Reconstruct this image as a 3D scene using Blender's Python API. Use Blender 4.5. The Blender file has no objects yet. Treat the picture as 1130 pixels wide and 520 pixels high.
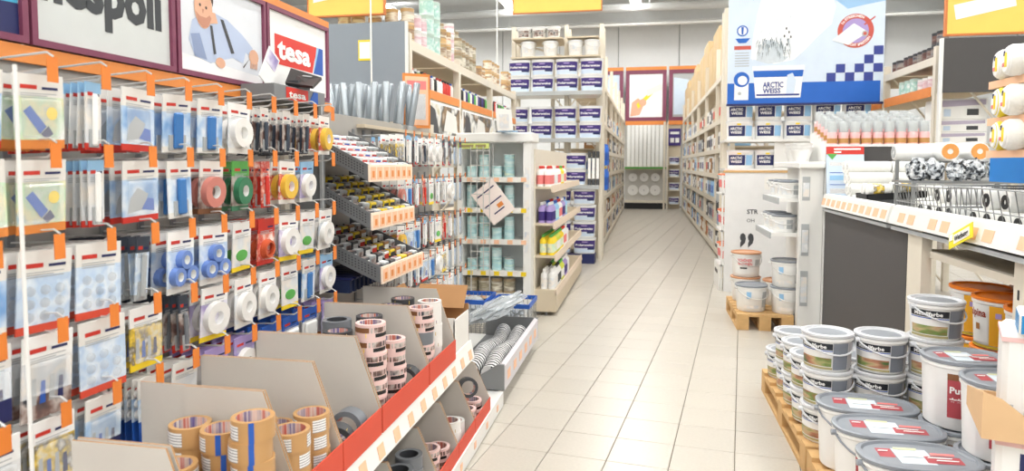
import bpy, bmesh, math, random
from mathutils import Vector, Matrix
random.seed(7)
R = math.radians
scn = bpy.context.scene
col = scn.collection

# ---------------------------------------------------------------- camera
cam_d = bpy.data.cameras.new('camera'); cam_d.lens = 24.0; cam_d.sensor_width = 36.0
cam_d.shift_y = -0.0291; cam_d.clip_start = 0.05; cam_d.clip_end = 200
cam = bpy.data.objects.new('camera', cam_d); col.objects.link(cam)
cam_d.dof.use_dof = True; cam_d.dof.focus_distance = 3.4; cam_d.dof.aperture_fstop = 4.0
cam.location = (0, 0, 1.457); cam.rotation_euler = (R(86.5), 0, R(11.19))
scn.camera = cam
# ---------------------------------------------------------------- world, exposure
w = bpy.data.worlds.new('world'); scn.world = w; w.use_nodes = True
w.node_tree.nodes['Background'].inputs[0].default_value = (0.93, 0.96, 1.0, 1)
w.node_tree.nodes['Background'].inputs[1].default_value = 0.6
vs = scn.view_settings
vs.view_transform = 'Standard'; vs.look = 'None'; vs.gamma = 1.0; vs.use_curve_mapping = False
vs.exposure = 0.3
LAMP_W = 46.0          # watts of each ceiling luminaire

# ---------------------------------------------------------------- materials
def lin(c):
    out = []
    for v in c[:3]:
        v /= 255.0
        out.append(v/12.92 if v <= 0.04045 else ((v+0.055)/1.055)**2.4)
    return (*out, 1.0)
MC = {}
def mat(name, rgb, rough=0.5, metal=0.0, var=0.06, scale=9.0, bump=0.0, alpha=1.0, trans=0.0, emit=0.0, spec=0.5, rnd=0.0):
    if name in MC: return MC[name]
    m = bpy.data.materials.new(name); m.use_nodes = True
    nt = m.node_tree; b = nt.nodes['Principled BSDF']
    b.inputs['Roughness'].default_value = rough; b.inputs['Metallic'].default_value = metal
    b.inputs['Specular IOR Level'].default_value = spec
    c = lin(rgb)
    tc = nt.nodes.new('ShaderNodeTexCoord')
    nz = nt.nodes.new('ShaderNodeTexNoise'); nz.inputs['Scale'].default_value = scale; nz.inputs['Detail'].default_value = 3
    nt.links.new(tc.outputs['Object'], nz.inputs['Vector'])
    mx = nt.nodes.new('ShaderNodeMix'); mx.data_type = 'RGBA'
    mx.inputs[6].default_value = tuple(min(1, v*(1-var)) for v in c[:3])+(1,)
    mx.inputs[7].default_value = tuple(min(1, v*(1+var)) for v in c[:3])+(1,)
    nt.links.new(nz.outputs['Fac'], mx.inputs[0])
    out = mx.outputs[2]
    if rnd:
        oi = nt.nodes.new('ShaderNodeObjectInfo'); hs = nt.nodes.new('ShaderNodeHueSaturation')
        mr = nt.nodes.new('ShaderNodeMapRange'); mr.inputs[3].default_value = 1-rnd; mr.inputs[4].default_value = 1+rnd
        nt.links.new(oi.outputs['Random'], mr.inputs[0]); nt.links.new(mr.outputs[0], hs.inputs['Value'])
        nt.links.new(out, hs.inputs['Color']); out = hs.outputs[0]
    nt.links.new(out, b.inputs['Base Color'])
    if bump:
        bp = nt.nodes.new('ShaderNodeBump'); bp.inputs['Strength'].default_value = bump; bp.inputs['Distance'].default_value = 0.01
        nt.links.new(nz.outputs['Fac'], bp.inputs['Height']); nt.links.new(bp.outputs[0], b.inputs['Normal'])
    if alpha < 1: b.inputs['Alpha'].default_value = alpha
    if trans: b.inputs['Transmission Weight'].default_value = trans; b.inputs['IOR'].default_value = 1.2
    if emit:
        b.inputs['Emission Color'].default_value = c; b.inputs['Emission Strength'].default_value = emit
    MC[name] = m; return m
def art(name, colors, scale=45.0, rough=0.4, stretch=(1, 1, 1)):
    """printed picture: blobs of a few ink colours"""
    if name in MC: return MC[name]
    m = bpy.data.materials.new(name); m.use_nodes = True
    nt = m.node_tree; b = nt.nodes['Principled BSDF']; b.inputs['Roughness'].default_value = rough
    tc = nt.nodes.new('ShaderNodeTexCoord'); mp = nt.nodes.new('ShaderNodeMapping'); mp.inputs['Scale'].default_value = stretch
    oi = nt.nodes.new('ShaderNodeObjectInfo')
    nz = nt.nodes.new('ShaderNodeTexNoise'); nz.inputs['Scale'].default_value = scale*.5; nz.inputs['Detail'].default_value = 2.5; nz.inputs['Roughness'].default_value = .55
    cr = nt.nodes.new('ShaderNodeValToRGB'); cr.color_ramp.interpolation = 'LINEAR'
    e = cr.color_ramp.elements
    n = len(colors)
    while len(e) < n: e.new(0.5)
    for i, c in enumerate(colors): e[i].position = .30+.40*i/(n-1); e[i].color = lin(c)
    nt.links.new(tc.outputs['Object'], mp.inputs['Vector'])
    vm = nt.nodes.new('ShaderNodeVectorMath'); vm.operation = 'MULTIPLY_ADD'; vm.inputs[1].default_value = (3.1, 5.3, 7.7)   # every copy shows another cut of the picture
    cx_ = nt.nodes.new('ShaderNodeCombineXYZ')
    for q in range(3): nt.links.new(oi.outputs['Random'], cx_.inputs[q])
    nt.links.new(cx_.outputs[0], vm.inputs[0]); nt.links.new(mp.outputs[0], vm.inputs[2])
    nt.links.new(vm.outputs[0], nz.inputs['Vector'])
    nt.links.new(nz.outputs['Fac'], cr.inputs[0]); nt.links.new(cr.outputs[0], b.inputs['Base Color'])
    MC[name] = m; return m

white = mat('white_plastic', (238, 238, 236), 0.35)
whitec = mat('white_card', (233, 231, 226), 0.7, var=0.03)
cboard = mat('white_card_shaded', (204, 198, 190), 0.8, var=0.04)  # white card greyed: the shade on the carton walls is put into the colour
paper = mat('white_paper', (246, 246, 244), 0.6, var=0.02)
cream = mat('cream_steel', (226, 218, 202), 0.4, var=0.03)
creamd = mat('beige_board', (206, 192, 168), 0.6, var=0.05)
wsteel = mat('white_steel', (236, 236, 233), 0.35, var=0.02)
gsteel = mat('grey_steel', (128, 130, 132), 0.45, var=0.04)
lgrey = mat('light_grey', (176, 180, 182), 0.5)
wire = mat('zinc_wire', (214, 214, 212), 0.3, 0.35)
gwire = mat('grey_wire', (150, 152, 152), 0.35, 0.5)
black = mat('black_plastic', (28, 29, 31), 0.45)
dark = mat('dark_board', (76, 74, 74), 0.6, var=0.03)
slate = mat('slate_panel', (138, 147, 156), 0.6, var=0.03)
red = mat('red_card', (214, 76, 52), 0.55)
redp = mat('red_print', (205, 52, 40), 0.5)
pink = mat('pink_print', (232, 130, 128), 0.5)
orange = mat('orange_strip', (228, 140, 66), 0.5)
otag = mat('orange_tag', (232, 132, 52), 0.5)
ptag = mat('peach_tag', (244, 196, 160), 0.6)
yellow = mat('yellow_print', (246, 214, 40), 0.5)
lyellow = mat('sign_yellow', (232, 206, 100), 0.5)
green = mat('green_print', (90, 170, 80), 0.5)
blue = mat('blue_print', (38, 92, 184), 0.45)
lblue = mat('light_blue_print', (150, 196, 232), 0.5)
navy = mat('navy_print', (30, 38, 92), 0.45)
purple = mat('purple_print', (62, 44, 120), 0.45)
maroon = mat('maroon_frame', (128, 62, 88), 0.45)
kraft = mat('kraft_card', (178, 134, 90), 0.8, var=0.08)
tan = mat('tan_tape', (196, 152, 100), 0.35, var=0.05)
teal = mat('teal_can', (186, 224, 224), 0.4)
lilac = mat('lilac_print', (170, 150, 205), 0.5)
skin = mat('skin_print', (226, 176, 146), 0.6)
shirt = mat('shirt_print', (186, 200, 226), 0.6)
hair = mat('hair_print', (74, 58, 52), 0.6)
silver = mat('silver_wrap', (168, 176, 182), 0.25, 0.55)
dgrey = mat('dark_grey', (66, 68, 72), 0.45)
mgrey = mat('tape_grey', (118, 122, 128), 0.35)
olive = mat('olive_card', (150, 140, 92), 0.6)
brown = mat('brown_print', (128, 84, 52), 0.5)
wood = mat('pallet_wood', (206, 166, 112), 0.75, var=0.14, scale=22)
clear = mat('clear_blister', (246, 250, 252), 0.1, alpha=0.2)
film = mat('clear_film', (226, 232, 236), 0.15, alpha=0.45)
a_blue = art('print_blue_picture', [(244, 246, 250), (226, 236, 246), (170, 200, 232), (120, 164, 216)], 26)
a_green = art('print_green_picture', [(246, 248, 244), (200, 226, 196), (240, 232, 190), (150, 190, 220)], 26)
a_bub = art('print_bubble_picture', [(205, 222, 240), (186, 208, 234), (226, 236, 246), (166, 194, 226)], 30)
a_dark = art('print_dark_picture', [(70, 66, 70), (120, 92, 84), (200, 190, 184), (52, 60, 70)], 40)
a_red = art('print_red_picture', [(240, 232, 226), (206, 70, 58), (232, 150, 130), (250, 244, 238)], 60)
a_yel = art('print_yellow_picture', [(244, 236, 200), (240, 204, 60), (120, 110, 90), (250, 246, 236)], 60)
a_lil = art('print_lilac_picture', [(240, 238, 246), (226, 222, 238), (180, 168, 210), (140, 126, 186)], 26)
a_white = art('print_pale_picture', [(246, 246, 246), (222, 226, 230), (238, 232, 224), (198, 208, 220)], 20)
a_multi = art('print_mixed_picture', [(238, 238, 238), (210, 90, 60), (60, 90, 160), (236, 200, 70), (120, 120, 120)], 70)
def striped(name, c1, c2, scale, ax='DIAGONAL', dist=6, pos=.5):
    m = bpy.data.materials.new(name); m.use_nodes = True; nt = m.node_tree; bs = nt.nodes['Principled BSDF']; bs.inputs['Roughness'].default_value = .4
    tc = nt.nodes.new('ShaderNodeTexCoord'); wv = nt.nodes.new('ShaderNodeTexWave'); wv.bands_direction = ax; wv.inputs['Scale'].default_value = scale; wv.inputs['Distortion'].default_value = dist
    cr = nt.nodes.new('ShaderNodeValToRGB'); cr.color_ramp.interpolation = 'CONSTANT'; cr.color_ramp.elements[0].color = lin(c1); cr.color_ramp.elements[1].position = pos; cr.color_ramp.elements[1].color = lin(c2)
    nt.links.new(tc.outputs['Object'], wv.inputs[0]); nt.links.new(wv.outputs['Fac'], cr.inputs[0]); nt.links.new(cr.outputs[0], bs.inputs['Base Color']); return m
a_text = striped('print_small_text', (150, 150, 156), (244, 244, 244), 45, 'Z', 0, .3)
perf = None

# ---------------------------------------------------------------- text glyph meshes
TX = {}
def text_geo(body, bold=0.0, shear=0.0):
    k = (body, bold, shear)
    if k in TX: return TX[k]
    cu = bpy.data.curves.new('lettering', 'FONT'); cu.body = body; cu.size = 1.0; cu.offset = bold; cu.shear = shear
    cu.resolution_u = 2; cu.fill_mode = 'FRONT'
    ob = bpy.data.objects.new('lettering', cu)
    me = bpy.data.meshes.new_from_object(ob)
    vv = [(v.co.x, v.co.y) for v in me.vertices]; ff = [tuple(p.vertices) for p in me.polygons]
    bpy.data.objects.remove(ob); bpy.data.curves.remove(cu); bpy.data.meshes.remove(me)
    if vv:
        x0 = min(a for a, _ in vv); x1 = max(a for a, _ in vv)
        vv = [(a-x0, b) for a, b in vv]; wd = x1-x0
    else: wd = 0
    TX[k] = (vv, ff, wd); return TX[k]

# ---------------------------------------------------------------- mesh builder
class MB:
    def __init__(s): s.v = []; s.f = []; s.m = []; s.s = []
    def add(s, vs_, fs, m=0, sm=False):
        o = len(s.v); s.v += [tuple(v) for v in vs_]
        for f in fs: s.f.append(tuple(i+o for i in f)); s.m.append(m); s.s.append(sm)
        return s
    def box(s, x0, x1, y0, y1, z0, z1, m=0, fm=None):
        v = [(x0,y0,z0),(x1,y0,z0),(x1,y1,z0),(x0,y1,z0),(x0,y0,z1),(x1,y0,z1),(x1,y1,z1),(x0,y1,z1)]
        F = {'-z':(0,3,2,1),'+z':(4,5,6,7),'-y':(0,1,5,4),'+x':(1,2,6,5),'+y':(2,3,7,6),'-x':(3,0,4,7)}
        o = len(s.v); s.v += v
        for k, f in F.items():
            s.f.append(tuple(i+o for i in f)); s.m.append((fm or {}).get(k, m)); s.s.append(False)
        return s
    def cbox(s, x0, x1, y0, y1, z0, z1, b=0.006, m=0):
        """box with chamfered edges"""
        bm = bmesh.new(); bmesh.ops.create_cube(bm, size=1)
        for v in bm.verts: v.co = Vector((x0+(v.co.x+.5)*(x1-x0), y0+(v.co.y+.5)*(y1-y0), z0+(v.co.z+.5)*(z1-z0)))
        bmesh.ops.bevel(bm, geom=bm.edges[:], offset=b, segments=1, affect='EDGES', profile=0.5)
        bm.verts.index_update()
        s.add([v.co[:] for v in bm.verts], [[v.index for v in f.verts] for f in bm.faces], m); bm.free(); return s
    def obox(s, M, sx, sy, sz, m=0):
        h = [(-.5,-.5,-.5),(.5,-.5,-.5),(.5,.5,-.5),(-.5,.5,-.5),(-.5,-.5,.5),(.5,-.5,.5),(.5,.5,.5),(-.5,.5,.5)]
        v = [(M @ Vector((a*sx,b*sy,c*sz)))[:] for a,b,c in h]
        return s.add(v, [(0,3,2,1),(4,5,6,7),(0,1,5,4),(1,2,6,5),(2,3,7,6),(3,0,4,7)], m)
    def lathe(s, prof, seg=20, m=0, sx=1, sy=1, pw=2.0, o=(0,0,0), ax='z', ms=None, sm=True):
        n = len(prof); vs_ = []
        for r, z in prof:
            for i in range(seg):
                a = 2*math.pi*i/seg; c, d = math.cos(a), math.sin(a)
                g = 1.0 if pw == 2 else 1/((abs(c)**pw+abs(d)**pw)**(1/pw))
                x, y = r*g*c*sx, r*g*d*sy
                p = (x, y, z) if ax == 'z' else ((z, x, y) if ax == 'x' else (y, z, x))
                vs_.append((p[0]+o[0], p[1]+o[1], p[2]+o[2]))
        b = len(s.v); s.v += vs_
        for j in range(n-1):
            mm = ms[j] if ms else m
            for i in range(seg):
                k = (i+1) % seg
                s.f.append((b+j*seg+i, b+j*seg+k, b+(j+1)*seg+k, b+(j+1)*seg+i)); s.m.append(mm); s.s.append(sm)
        if prof[0][0] > 1e-5: s.f.append(tuple(b+i for i in reversed(range(seg)))); s.m.append(ms[0] if ms else m); s.s.append(False)
        if prof[-1][0] > 1e-5: s.f.append(tuple(b+(n-1)*seg+i for i in range(seg))); s.m.append(ms[-1] if ms else m); s.s.append(False)
        return s
    def ring(s, ro, ri, h, seg=20, m=0, mi=None, o=(0,0,0), ax='z'):
        """hollow roll: outer wall, top, inner wall, bottom"""
        prof = [(ro,0),(ro,h),(ri,h),(ri,0),(ro,0)]
        vs_ = []
        for r, z in prof[:4]:
            for i in range(seg):
                a = 2*math.pi*i/seg; x, y = r*math.cos(a), r*math.sin(a)
                p = (x, y, z) if ax == 'z' else ((z, x, y) if ax == 'x' else (y, z, x))
                vs_.append((p[0]+o[0], p[1]+o[1], p[2]+o[2]))
        b = len(s.v); s.v += vs_
        for j in range(4):
            for i in range(seg):
                k = (i+1) % seg; jj = (j+1) % 4
                s.f.append((b+j*seg+i, b+j*seg+k, b+jj*seg+k, b+jj*seg+i)); s.m.append(mi if (mi is not None and j == 2) else m); s.s.append(j in (0, 2))
        return s
    def tube(s, pts, r, seg=6, m=0):
        pts = [Vector(p) for p in pts]; b = len(s.v); n = len(pts)
        for i, p in enumerate(pts):
            d = (pts[min(i+1,n-1)]-pts[max(i-1,0)]).normalized()
            u = d.cross(Vector((0,0,1)))
            if u.length < 1e-4: u = Vector((1,0,0))
            u.normalize(); w_ = d.cross(u)
            for k in range(seg):
                a = 2*math.pi*k/seg; s.v.append((p+u*(r*math.cos(a))+w_*(r*math.sin(a)))[:])
        for i in range(n-1):
            for k in range(seg):
                q = (k+1) % seg
                s.f.append((b+i*seg+k, b+i*seg+q, b+(i+1)*seg+q, b+(i+1)*seg+k)); s.m.append(m); s.s.append(True)
        s.f.append(tuple(b+k for k in reversed(range(seg)))); s.m.append(m); s.s.append(False)
        s.f.append(tuple(b+(n-1)*seg+k for k in range(seg))); s.m.append(m); s.s.append(False)
        return s
    def prism(s, pts, ax, a0, a1, m=0):
        """polygon extruded along an axis: pts are (y,z) for x, (x,z) for y, (x,y) for z"""
        f3 = {'x': lambda p, a: (a, p[0], p[1]), 'y': lambda p, a: (p[0], a, p[1]), 'z': lambda p, a: (p[0], p[1], a)}[ax]
        n = len(pts); b = len(s.v)
        s.v += [f3(p, a0) for p in pts]+[f3(p, a1) for p in pts]
        s.f.append(tuple(b+i for i in range(n))); s.f.append(tuple(b+n+i for i in reversed(range(n))))
        s.m += [m, m]; s.s += [False, False]
        for i in range(n):
            k = (i+1) % n
            s.f.append((b+i, b+n+i, b+n+k, b+k)); s.m.append(m); s.s.append(False)
        return s
    def flat(s, fr, pts, m=0, off=0.001):
        """flat printed shape on a frame (origin, u, v, normal)"""
        o, u, v, n = fr
        return s.add([(o+u*a+v*b+n*off)[:] for a, b in pts], [tuple(range(len(pts)))], m)
    def disc(s, fr, c, r, m=0, off=0.001, seg=20, ry=None):
        ry = ry or r
        return s.flat(fr, [(c[0]+r*math.cos(2*math.pi*i/seg), c[1]+ry*math.sin(2*math.pi*i/seg)) for i in range(seg)], m, off)
    def text(s, fn, body, h, m=0, width=None, bold=0.02, shear=0.0, align='l'):
        """lettering; fn maps (u, v) in metres onto the surface"""
        vv, ff, wd = text_geo(body, bold, shear)
        k = h/0.7; kx = k if width is None else width/max(wd, 1e-6)
        sh = 0 if align == 'l' else (-wd*kx/2 if align == 'c' else -wd*kx)
        return s.add([fn(a*kx+sh, b*k) for a, b in vv], ff, m)
    def ftext(s, fr, u0, v0, body, h, m=0, off=0.002, **k):
        o, u, v, n = fr
        return s.text(lambda a, b: (o+u*(u0+a)+v*(v0+b)+n*off)[:], body, h, m, **k)
    def mesh(s, name, mats, angle=40):
        me = bpy.data.meshes.new(name); me.from_pydata(s.v, [], s.f)
        if not isinstance(mats, (list, tuple)): mats = [mats]
        for q in mats: me.materials.append(q)
        me.polygons.foreach_set('material_index', s.m); me.polygons.foreach_set('use_smooth', s.s)
        if any(s.s): me.set_sharp_from_angle(angle=R(angle))
        me.update(); return me
def frame(o, u, v):
    u = Vector(u).normalized(); v = Vector(v).normalized(); return (Vector(o), u, v, u.cross(v))

# ---------------------------------------------------------------- object helpers
def obj(name, me, parent=None, loc=None, rot=None):
    o = bpy.data.objects.new(name, me); col.objects.link(o)
    if parent: o.parent = parent
    if loc: o.location = loc
    if rot: o.rotation_euler = rot
    return o
def tag(o, label=None, cat=None, group=None, kind=None):
    if label: o['label'] = label
    if cat: o['category'] = cat
    if group: o['group'] = group
    if kind: o['kind'] = kind
    return o
def parts_of(root, parts):
    for p in parts:
        c = obj(p[0], p[1], root)
        if len(p) > 2 and p[2]: parts_of(c, p[2])
def put(name, label, cat, parts, loc=(0,0,0), rz=0.0, group=None, rot=None, kind=None):
    """one top-level thing: a mesh, or an Empty with its parts"""
    r = rot or (0, 0, rz)
    if isinstance(parts, bpy.types.Mesh): o = obj(name, parts, None, loc, r)
    else:
        o = obj(name, None, None, loc, r); o.empty_display_size = 0.05
        parts_of(o, parts)
    return tag(o, label, cat, group, kind)
ORD = ['first','second','third','fourth','fifth','sixth','seventh','eighth','ninth','tenth','eleventh','twelfth','thirteenth','fourteenth','fifteenth','sixteenth','seventeenth','eighteenth','nineteenth','twentieth']
def ordn(i): return ORD[i] if i < 20 else 'twenty-'+ORD[i-20]
def bigord(i):
    if i < 20: return ORD[i]
    t, u = divmod(i+1, 10); w10 = {2: 'twenty', 3: 'thirty', 4: 'forty', 5: 'fifty'}[t]
    return w10+'-'+ORD[u-1] if u else {2: 'twentieth', 3: 'thirtieth', 4: 'fortieth', 5: 'fiftieth'}[t]
def level(k, n):
    if n == 1: return 'standing singly'
    if k == n-1: return 'topmost'
    if k == 0: return 'lowest'
    return ORD[k]+' from bottom'
def lumpy(sx, sy, sz, seed, m, nm):
    rn = random.Random(seed); b = MB(); bm = bmesh.new(); bmesh.ops.create_icosphere(bm, subdivisions=3, radius=1)
    for v in bm.verts:
        k = 1+rn.uniform(-.22, .22); v.co = Vector((v.co.x*sx*k, v.co.y*sy*k, max(-.9, v.co.z)*sz*k))
    bm.verts.index_update(); b.add([v.co[:] for v in bm.verts], [[v.index for v in f.verts] for f in bm.faces]); bm.free(); return b.mesh(nm, m)

# ================================================================ THE SETTING
floor_base = mat('floor_grout', (112, 104, 94), 0.7)
tile_m = mat('floor_tile', (192, 186, 175), 0.3, var=0.09, scale=60, rnd=0.03, spec=0.45)
wall_m = mat('wall_panel', (236, 238, 238), 0.6, var=0.02)
ceil_m = mat('ceiling_sheet', (236, 238, 238), 0.7, var=0.03)
beam_m = mat('beam_steel', (214, 216, 216), 0.5, var=0.03)
seam_m = mat('wall_seam', (150, 152, 150), 0.7)
fl = obj('floor', MB().box(-13, 13, -15, 23.6, -0.12, -0.006).mesh('floor', floor_base)); tag(fl, kind='structure')
TA = R(7.4); tu = (math.cos(TA), -math.sin(TA)); tv = (math.sin(TA), math.cos(TA)); T0 = (0.49, 3.82)
def tile_geo(mb, cx=0, cy=0, h=0.148):
    q = [(-h,-h),(h,-h),(h,h),(-h,h)]; g = h-0.003
    q2 = [(-g,-g),(g,-g),(g,g),(-g,g)]
    P = lambda p, z: (cx+p[0]*tu[0]+p[1]*tv[0], cy+p[0]*tu[1]+p[1]*tv[1], z)
    v = [P(p, -0.007) for p in q]+[P(p, -0.002) for p in q]+[P(p, 0) for p in q2]
    f = [(8,9,10,11)]
    for i in range(4):
        k = (i+1) % 4; f += [(i,k,4+k,4+i),(4+i,4+k,8+k,8+i)]
    mb.add(v, f)
tm = MB(); tile_geo(tm); tile_mesh = tm.mesh('tile', tile_m)
cells = []
for i in range(-24, 28):
    for j in range(-18, 70):
        cx = T0[0]+(i+.5)*.3*tu[0]+(j+.5)*.3*tv[0]; cy = T0[1]+(i+.5)*.3*tu[1]+(j+.5)*.3*tv[1]
        if -3.6 < cx < 4.6 and -2 < cy < 23.4: cells.append((cx, cy))
vis = sorted([c for c in cells if -1.05 < c[0] < 1.5 and c[1] > 2.4], key=lambda c: c[1])[:300]
vset = set(vis)
for c in vis: obj('tile', tile_mesh, fl, (c[0], c[1], 0))
rest = MB()
for c in cells:
    if c not in vset: tile_geo(rest, *c)
tag(obj('tile_field', rest.mesh('tile_field', tile_m), fl), kind='stuff')

def wall(name, b): return tag(obj(name, MB().box(*b).mesh(name, seam_m)), kind='structure')
wb = wall('wall_back', (-13, 13, 23.64, 23.8, 0, 6.7))
pm = MB().cbox(-0.99, 0.99, -0.05, 0, 0, 6.6, 0.02).mesh('wall_panel', wall_m)
for i in range(13): obj('panel', pm, wb, (-12+2*i, 23.64, 0.02))
wl = wall('wall_left', (-13.2, -13.05, -15, 23.8, 0, 6.7)); wr = wall('wall_right', (13.05, 13.2, -15, 23.8, 0, 6.7))
pm2 = MB().cbox(0, 0.05, -1.19, 1.19, 0, 6.6, 0.02).mesh('wall_panel', wall_m)
for i in range(16):
    obj('panel', pm2, wl, (-13.05, -13.4+2.4*i, 0.02)); obj('panel', pm2, wr, (13.0, -13.4+2.4*i, 0.02))
wf = tag(obj('wall_front', MB().box(-13, 13, -15.2, -15, 0, 6.7).mesh('wall_front', wall_m)), kind='structure')
ce = tag(obj('ceiling', MB().box(-13.2, 13.2, -15.2, 23.8, 6.7, 6.8).mesh('ceiling', ceil_m)), kind='structure')
# roof beams across the hall (trim of the ceiling)
for i, (y, z) in enumerate(((22.6, 6.0), (19.6, 6.28), (16.4, 6.28))):
    b = MB().box(-13, 13, y-.11, y+.11, z, z+.03).box(-13, 13, y-.02, y+.02, z+.03, z+.36).box(-13, 13, y-.11, y+.11, z+.36, z+.4)
    tag(obj('trim_%d' % (i+1), b.mesh('roof_beam', beam_m)), kind='structure')
# pipes under the roof
for i, (y, z, r, lab) in enumerate(((22.2, 5.86, 0.05, 'thin white pipe running below the farthest roof beam'), (21.6, 6.25, 0.12, 'thick grey duct pipe running across under the roof'))):
    put('ceiling_pipe', lab, 'pipe', [('pipe', MB().tube([(-12.9, y, z), (12.9, y, z)], r, 10).mesh('pipe', wsteel if i == 0 else beam_m))]+
        [('bracket', MB().box(x-.02, x+.02, y-.02, y+.02, z+r, 6.7).mesh('bracket', beam_m)) for x in (-9, -4.5, 0, 4.5, 9)])
for k, x in enumerate((6.35, 6.75, 7.15)):
    put('wall_pipe', ('left', 'middle', 'right')[k]+' of three vertical pipes on the far wall at right', 'pipe',
        MB().tube([(x, 23.5, 0.05), (x, 23.5, 6.65)], 0.07+.02*k, 10).mesh('wall_pipe', beam_m), group='wall pipes')
# luminaires
glow = mat('lamp_diffuser', (255, 252, 245), 0.5, emit=6.0)
lum_h = MB().prism([(-.17, .1), (.17, .1), (.1, .2), (-.1, .2)], 'y', -1.05, 1.05).mesh('housing', wsteel)
lum_d = MB().box(-.155, .155, -1.03, 1.03, .085, .1).mesh('diffuser', glow)
lum_r = MB().box(-.005, .005, -.7, -.69, .2, .5).box(-.005, .005, .69, .7, .2, .5).mesh('rod', gsteel)
RN = ['far left', 'left', 'middle', 'right', 'far right']
for i, x in enumerate((-8.0, -4.2, -0.4, 3.4, 7.2)):
    for j in range(12):
        y = -12.5+3.0*j  # rows run on unseen far behind the camera, added for more frontal light
        r = put('ceiling_luminaire', 'long white strip lamp, %s row, %s from the camera end' % (RN[i], ORD[j]), 'lamp',
                [('housing', lum_h), ('diffuser', lum_d), ('hanger', lum_r)], (x, y, 6.2), group='strip lamps under the roof')
        ld = bpy.data.lights.new('strip_light', 'AREA'); ld.shape = 'RECTANGLE'; ld.size = 0.3; ld.size_y = 2.0
        ld.energy = LAMP_W; ld.color = (1.0, 0.995, 0.98)
        lo = bpy.data.objects.new('strip_light', ld); col.objects.link(lo); lo.parent = r; lo.location = (0, 0, 0.07)
        if j % 2:      # added uplight that brightens the roof; the housing itself is closed on top
            lu = bpy.data.lights.new('added_uplight', 'AREA'); lu.shape = 'RECTANGLE'; lu.size = 0.2; lu.size_y = 2.0; lu.energy = LAMP_W*.45; lu.color = (1.0, 0.995, 0.98)
            uo = bpy.data.objects.new('added_uplight', lu); col.objects.link(uo); uo.parent = r; uo.location = (0, 0, 0.22); uo.rotation_euler = (R(180), 0, 0)

# ================================================================ LEFT GONDOLA (peg wall at x = -1.6, shelf fronts at x = -0.85)
PX = -1.6
pegm = mat('pegboard_steel', (168, 164, 158), 0.5, var=0.05)
def tagmesh(w_, h_): return MB().box(0, 0.002, -w_/2, w_/2, 0, h_).mesh('price_tag', ptag)
ptm = tagmesh(0.05, 0.045); ptm2 = tagmesh(0.035, 0.035)
gond = put('pegboard_gondola', 'long grey pegboard gondola with white shelves along the left', 'gondola', [
    ('back_panel', MB().box(PX-.03, PX, .6, 4.93, .1, 1.72).mesh('back_panel', pegm)),
    ('plinth', MB().box(PX-.03, -.90, .6, 5.3, 0, .06).mesh('plinth', gsteel)),
    ('base_shelf', MB().box(PX, -.865, .6, 5.3, .06, .085).mesh('base_shelf', wsteel)),
    ('base_rail', MB().box(-.865, -.83, .6, 3.93, .01, .095).mesh('base_rail', wsteel)),
    ('upper_shelf', MB().box(PX, -.88, .6, 3.3, .53, .555).mesh('upper_shelf', wsteel)),
    ('upper_rail', MB().prism([(-.88, .57), (-.865, .57), (-.845, .48), (-.88, .48)], 'y', .6, 3.3).mesh('upper_rail', wsteel)),
    ('bracket', MB().prism([(PX, .53), (-1.0, .53), (PX, .40)], 'y', 3.28, 3.3).mesh('bracket', wsteel)),
    ('upright', MB().box(PX-.04, PX+.02, 4.90, 4.95, .085, 1.75).mesh('upright', cream)),
    ('upright', MB().box(PX-.04, PX+.02, 2.78, 2.82, .085, 1.75).mesh('upright', cream)),
    ('orange_strip', MB().box(PX-.03, PX+.012, .6, 3.27, 1.72, 1.765).mesh('orange_strip', orange)),
])
for k in range(14):
    t = obj('price_tag', ptm, gond, (-.8462, 1.35+.145*k, .488)); t.rotation_euler = (0, R(-12), 0)
for k in range(7): obj('price_tag', ptm2, gond, (-.829, 2.2+.26*k, .035))
# thin white pole in front of the hooks
put('display_pole', 'thin white upright pole before the nearest hooks', 'pole',
    [('pole', MB().tube([(-1.27, 1.185, .575), (-1.27, 1.185, 1.66)], .0042, 8).mesh('pole', wsteel)), ('foot', MB().lathe([(.03, .557), (.03, .565), (.01, .58)], 12, o=(-1.27, 1.185, 0)).mesh('foot', wsteel))])

# ---- framed header posters
def poster(y0, y1, z0, z1, label, draw, x=PX, fm=None, t=.018):
    fr = frame((x+.004, y0, z0), (0, 1, 0), (0, 0, 1)); W = y1-y0; Hh = z1-z0
    b = MB(); b.box(x-.012, x+.004, y0, y1, z0, z1); b2 = MB()
    draw(b2, fr, W, Hh)
    f = MB(); e = x+.016
    f.box(x-.014, e, y0, y1, z0, z0+t).box(x-.014, e, y0, y1, z1-t, z1).box(x-.014, e, y0, y0+t, z0+t, z1-t).box(x-.014, e, y1-t, y1, z0+t, z1-t)
    return b, b2, f
def mk_poster(y0, y1, z0, z1, label, draw, mats):
    b, b2, f = poster(y0, y1, z0, z1, label, draw)
    put('framed_poster', label, 'poster', [('board', b.mesh('board', paper)), ('print', b2.mesh('print', mats)), ('frame', f.mesh('frame', maroon))], group='header posters over the pegboard')
def d_blue(b, fr, W, H):
    b.flat(fr, [(.02,.02),(W-.02,.02),(W-.02,H-.02),(.02,H-.02)], 0, .001)
    b.flat(fr, [(.02,.02),(W-.02,.02),(W-.02,.1),(.02,.07)], 1, .002)
def d_nes(b, fr, W, H):
    b.flat(fr, [(.02,.02),(W-.02,.02),(W-.02,H-.02),(.02,H-.02)], 0, .001)
    b.ftext(fr, .03, .135, 'nespoli', .135, 1, width=W-.085, bold=.045)
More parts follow.
